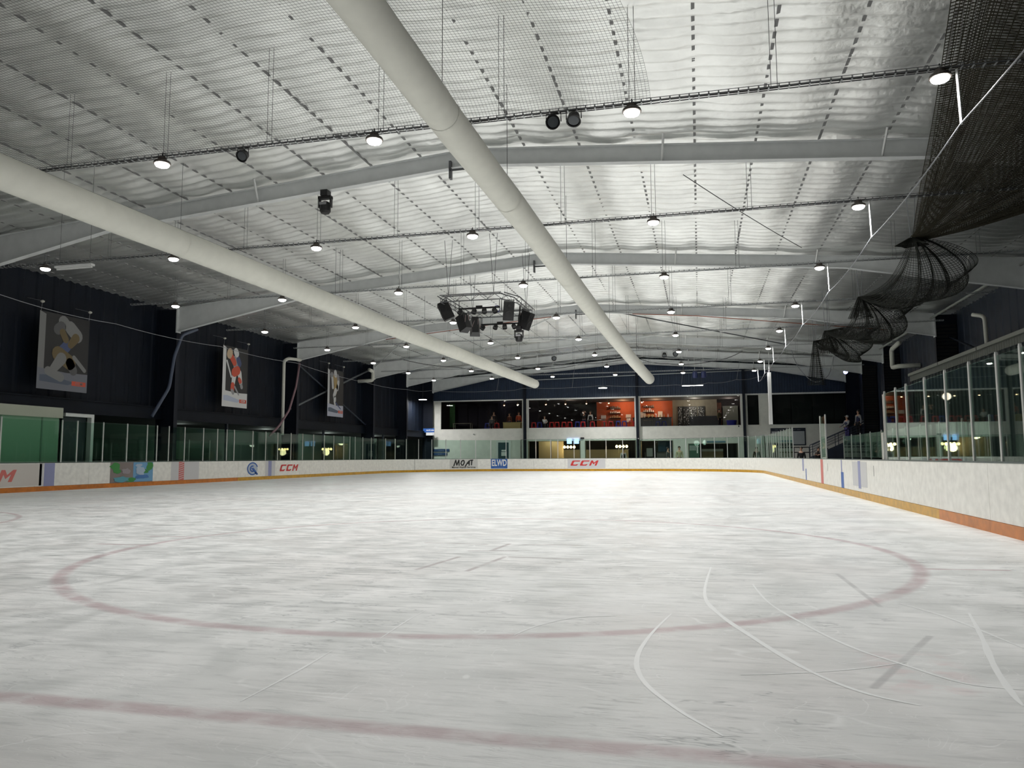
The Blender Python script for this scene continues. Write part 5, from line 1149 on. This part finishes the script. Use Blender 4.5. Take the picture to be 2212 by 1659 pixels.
# ------------------------------------------------------------------ people
def skin_mesh(pts, edges, root=0, sub=1):
    me = bpy.data.meshes.new('b'); me.from_pydata([p[:3] for p in pts], edges, []); o = bpy.data.objects.new('b', me); COL.objects.link(o)
    sm = o.modifiers.new('s', 'SKIN'); sm.use_smooth_shade = True
    for i, p in enumerate(pts):
        r = p[3]; me.skin_vertices[0].data[i].radius = (r, p[4] if len(p) > 4 else r); me.skin_vertices[0].data[i].use_root = (i == root)
    ss = o.modifiers.new('u', 'SUBSURF'); ss.levels = sub; ss.render_levels = sub
    bpy.context.view_layer.update()
    m2 = bpy.data.meshes.new_from_object(o.evaluated_get(bpy.context.evaluated_depsgraph_get())); bpy.data.objects.remove(o); return m2
def person(loc, rz, label, top, bottom, pose='stand', h=1.72, hair=None, armL=None, armR=None, vest=None, cap_=None):
    """faces -Y before rotation"""
    t = thing('person', label, 'person', loc, rz); k = h/1.72
    hip = .92 if pose == 'stand' else .50
    lean = 0 if pose != 'lean' else .0
    J = {'pel': (0, 0, hip, .12, .10), 'wa': (0, .0, hip+.14, .115, .09), 'ch': (0, 0, hip+.36, .15, .105), 'sh': (0, .01, hip+.50, .12, .08), 'ne': (0, .0, hip+.58, .05), 'hd0': (0, -.01, hip+.66, .07, .075), 'hd1': (0, -.012, hip+.75, .082, .095), 'hd2': (0, -.005, hip+.82, .06, .065)}
    pts = []; idx = {}
    def add(n, p): idx[n] = len(pts); pts.append(tuple(q*k for q in p[:3])+tuple(q*k for q in p[3:])); return idx[n]
    for n, p in J.items(): add(n, p)
    E_ = [('pel', 'wa'), ('wa', 'ch'), ('ch', 'sh'), ('sh', 'ne'), ('ne', 'hd0'), ('hd0', 'hd1'), ('hd1', 'hd2')]
    sz = hip+.48
    for s, nmx, arm in ((-1, 'L', armL), (1, 'R', armR)):
        a = arm or ((.23, .02, -.28), (.25, -.06, -.53))
        sh = (s*.17, 0, sz); el = (s*a[0][0], a[0][1], sz+a[0][2]); wr = (s*a[1][0], a[1][1], sz+a[1][2])
        add('s'+nmx, (*sh, .058)); add('e'+nmx, (*el, .043)); add('w'+nmx, (*wr, .028)); d = (Vector(wr)-Vector(el)).normalized(); pm = Vector(wr)+d*.07; add('h'+nmx, (*pm, .034, .018))
        E_ += [('sh', 's'+nmx), ('s'+nmx, 'e'+nmx), ('e'+nmx, 'w'+nmx), ('w'+nmx, 'h'+nmx)]
        if pose == 'stand': leg = ((s*.10, 0, hip-.04, .085), (s*.105, -.01, .50, .058), (s*.11, .01, .10, .038), (s*.115, -.03, .035, .045), (s*.12, -.14, .03, .03))
        else: leg = ((s*.10, 0, hip, .085), (s*.14, -.42, hip+.02, .062), (s*.13, -.40, .10, .04), (s*.13, -.45, .035, .045), (s*.13, -.55, .03, .03))
        ns = ['t', 'k', 'a', 'f', 'o']
        for n, p in zip(ns, leg): add(n+nmx, p)
        E_ += [('pel', 't'+nmx)]+[(ns[i]+nmx, ns[i+1]+nmx) for i in range(4)]
    me = skin_mesh(pts, [(idx[a], idx[b_]) for a, b_ in E_])
    # fingers and facial features joined to the body surface
    bm_ = MB()
    for nmx in 'LR':
        w0 = Vector(pts[idx['w'+nmx]][:3]); p0 = Vector(pts[idx['h'+nmx]][:3]); d = (p0-w0).normalized(); sd = d.orthogonal().normalized()
        fw = d.cross(sd)
        for q, L in zip((-1.5, -.5, .5, 1.5), (.062, .075, .07, .052)): bm_.tube([p0+sd*q*.017*k, p0+sd*q*.02*k+d*L*.55*k, p0+sd*q*.019*k+d*L*.95*k+fw*.012], [.009*k, .008*k, .006*k], 5)
        bm_.tube([w0+sd*.02*k, w0+sd*.05*k+d*.045*k, w0+sd*.055*k+d*.08*k], [.011*k, .010*k, .007*k], 5)
    hz = (hip+.745)*k
    bm_.lathe([(.004, .02), (.011, 0), (.012, -.02), (.004, -.026)], (0, -.100*k, hz-.005), 6)
    for s in (-1, 1): bm_.lathe([(.006, .02), (.014, .01), (.014, -.02), (.005, -.03)], (s*.082*k, .0, hz), 6)
    bm_.mi = 1
    for s in (-1, 1): bm_.lathe([(.003, .006), (.010, 0), (.003, -.006)], (s*.031*k, -.088*k, hz+.01), 6)
    bm_.mi = 2; bm_.box(-.022*k, .022*k, -.093*k, -.085*k, hz-.056, hz-.048)
    off = len(me.vertices); vsx = [v.co[:] for v in me.vertices]+bm_.v; fsx = [tuple(p.vertices) for p in me.polygons]+[tuple(i+off for i in f) for f in bm_.f]; mi = [0]*len(me.polygons)+bm_.m
    m3 = bpy.data.meshes.new('body'); m3.from_pydata(vsx, [], fsx)
    for q in (M_SKIN, M_HAIR, mat('lips', (.35, .12, .10), .5)): m3.materials.append(q)
    m3.polygons.foreach_set('material_index', mi); m3.polygons.foreach_set('use_smooth', [True]*len(m3.polygons)); o = bpy.data.objects.new('body', m3); COL.objects.link(o); o.parent = t
    def cloth(nm, names, edges, inf, m, extra=0):
        p2 = [pts[idx[n]][:3]+tuple(r+inf for r in pts[idx[n]][3:]) for n in names]; ii = {n: i for i, n in enumerate(names)}
        mm = skin_mesh(p2, [(ii[a], ii[b_]) for a, b_ in edges]); mm.materials.clear(); mm.materials.append(m); mm.name = nm; o = bpy.data.objects.new(nm, mm); COL.objects.link(o); o.parent = t
        for p in mm.polygons: p.use_smooth = True
    cloth('shirt', ['pel', 'wa', 'ch', 'sh', 'sL', 'eL', 'wL', 'sR', 'eR', 'wR'], [('pel', 'wa'), ('wa', 'ch'), ('ch', 'sh'), ('sh', 'sL'), ('sL', 'eL'), ('eL', 'wL'), ('sh', 'sR'), ('sR', 'eR'), ('eR', 'wR')], .018, top)
    if vest: cloth('vest', ['pel', 'wa', 'ch', 'sh'], [('pel', 'wa'), ('wa', 'ch'), ('ch', 'sh')], .034, vest)
    cloth('trousers', ['pel', 'tL', 'kL', 'aL', 'tR', 'kR', 'aR'], [('pel', 'tL'), ('tL', 'kL'), ('kL', 'aL'), ('pel', 'tR'), ('tR', 'kR'), ('kR', 'aR')], .020, bottom)
    mb = MB(); hc = Vector((0, .022*k, (hip+.785)*k))
    mb.lathe([(.085*k, -.07*k), (.098*k, -.02*k), (.098*k, .02*k), (.085*k, .055*k), (.055*k, .082*k), (.02*k, .095*k)], hc, 14, Matrix.Rotation(.28, 4, 'X')); mb.build('cap' if cap_ else 'hair', cap_ or hair or M_HAIR, t, smooth=True)
    if cap_: mb = MB(); mb.prism([(-.06, -.08, hc.z+.02), (.06, -.08, hc.z+.02), (.045, -.17, hc.z+.01), (-.045, -.17, hc.z+.01)], (0, 0, .012)); mb.build('cap_peak', cap_, t)
    for s in 'LR':
        f0, f1 = Vector(pts[idx['f'+s]][:3]), Vector(pts[idx['o'+s]][:3]); mb = MB(); mb.tube([f0+Vector((0, .08, 0)), f0, f1, f1+Vector((0, -.02, 0))], [.045*k, .055*k, .045*k, .02*k], 8); mb.build('shoe', M_BLACK, t, smooth=True)
    return t
C = lambda n, c: mat('cloth_'+n, c, .8)
crm, blk, gry, nvy, wht, orn = C('cream', (.50, .46, .30)), C('black', (.012, .012, .014)), C('grey', (.30, .30, .32)), C('navy', (.02, .025, .07)), C('white', (.6, .6, .6)), C('orange', (.50, .09, .04))
prp = C('purple', (.05, .04, .18)); drk = C('dark', (.03, .028, .035)); khk = C('khaki', (.14, .12, .06)); gb = C('greybrown', (.10, .10, .10))
FZ = -.02
person((-1.52, 61.3, FZ), .1, 'man with dark hair in a cream jacket standing behind the far glass', crm, blk, h=1.84)
person((-2.4, 61.5, FZ), 1.2, 'man in dark grey standing left of the man in cream behind the far glass', gb, blk, h=1.78)
person((4.25, 61.3, FZ), .0, 'man in dark grey clothes behind the corner glass at the far right', blk, blk, h=1.74)
person((-6.15, 64.3, -.02), .3, 'person in white and black behind the lower window beside warm globes', wht, blk, h=1.72, vest=blk)
person((5.9, 48.5, FZ), -.4, 'person in black behind the right boards, left one of a seated pair', blk, blk, h=1.60)
person((7.0, 49.5, FZ), .5, 'person in black behind the right boards, right one of a seated pair', blk, blk, h=1.58)
person((6.25, 42.0, FZ), -1.2, 'person in black t-shirt holding a phone beside the tall narrow pane', blk, blk, h=1.82, armL=((.24, -.10, -.25), (.14, -.36, -.28)), armR=((.24, -.10, -.25), (.14, -.36, -.30)))
person((10.15, 57.8, 2.05), -1.0, 'person in cap, grey sleeves and purple vest, lower of two on the staircase', gry, prp, h=1.80, vest=nvy, cap_=wht, armL=((.23, -.12, -.24), (.2, -.38, -.36)), armR=((.23, -.12, -.24), (.2, -.38, -.36)))
person((10.9, 57.8, 2.40), -1.0, 'person with dark hair, grey sleeves and dark vest, upper of two on the staircase', gry, blk, h=1.82, vest=nvy)
person((-17.6, 65.3, UZ), .4, 'dim figure with raised head standing left of the pine table upstairs', drk, drk, h=1.66)
person((-17.55, 64.45, UZ+.12), .2, 'dim seated figure on the red stool left of the pine table upstairs', gb, drk, 'sit', h=1.5)
person((-16.35, 66.0, UZ), -.2, 'person in dark clothes with reddish collar behind the pine table upstairs', C('rust', (.14, .05, .03)), nvy, h=1.55)
person((-15.5, 66.0, UZ), .5, 'person in orange red top at the right end of the pine table upstairs', orn, drk, h=1.64)
person((-12.85, 64.4, UZ), .6, 'person in pale top seated between the stools in the second upstairs window', wht, drk, 'sit', h=1.52, armL=((.2, -.2, -.2), (.05, -.3, -.3)), armR=((.2, -.2, -.2), (.05, -.3, -.3)))
person((-9.65, 65.9, UZ), .2, 'person in black raising both arms to the head among the stools upstairs', blk, nvy, h=1.62, armL=((.34, -.05, .02), (.16, -.1, .22)), armR=((.34, -.05, .02), (.16, -.1, .22)))
person((-9.05, 65.6, UZ), -.3, 'person in black and white jersey turned away among the stools upstairs', wht, drk, h=1.56, vest=blk)
person((1.72, 67.6-1.2, UZ), .9, 'person in khaki at the right of the grey counter upstairs', khk, drk, h=1.58)
t = thing('blue_tub', 'bright blue tub on the floor upstairs at the right end of the third window', 'tub', (2.7, 65.5, UZ)); mb = MB(); mb.lathe([(.32, 0), (.40, .5), (.42, .62), (.38, .62)], (2.65, 65.5, UZ), 16); part(mb, 'tub', mat('tub_blue', (.03, .04, .35), .4), t)
t = thing('smartphone', 'dark phone held by the person in the black t-shirt', 'phone', (6.0, 41.9, 1.32)); mb = MB(); mb.box(5.86, 5.95, 41.84, 41.855, 1.20, 1.34); part(mb, 'body', M_BLACK, t)
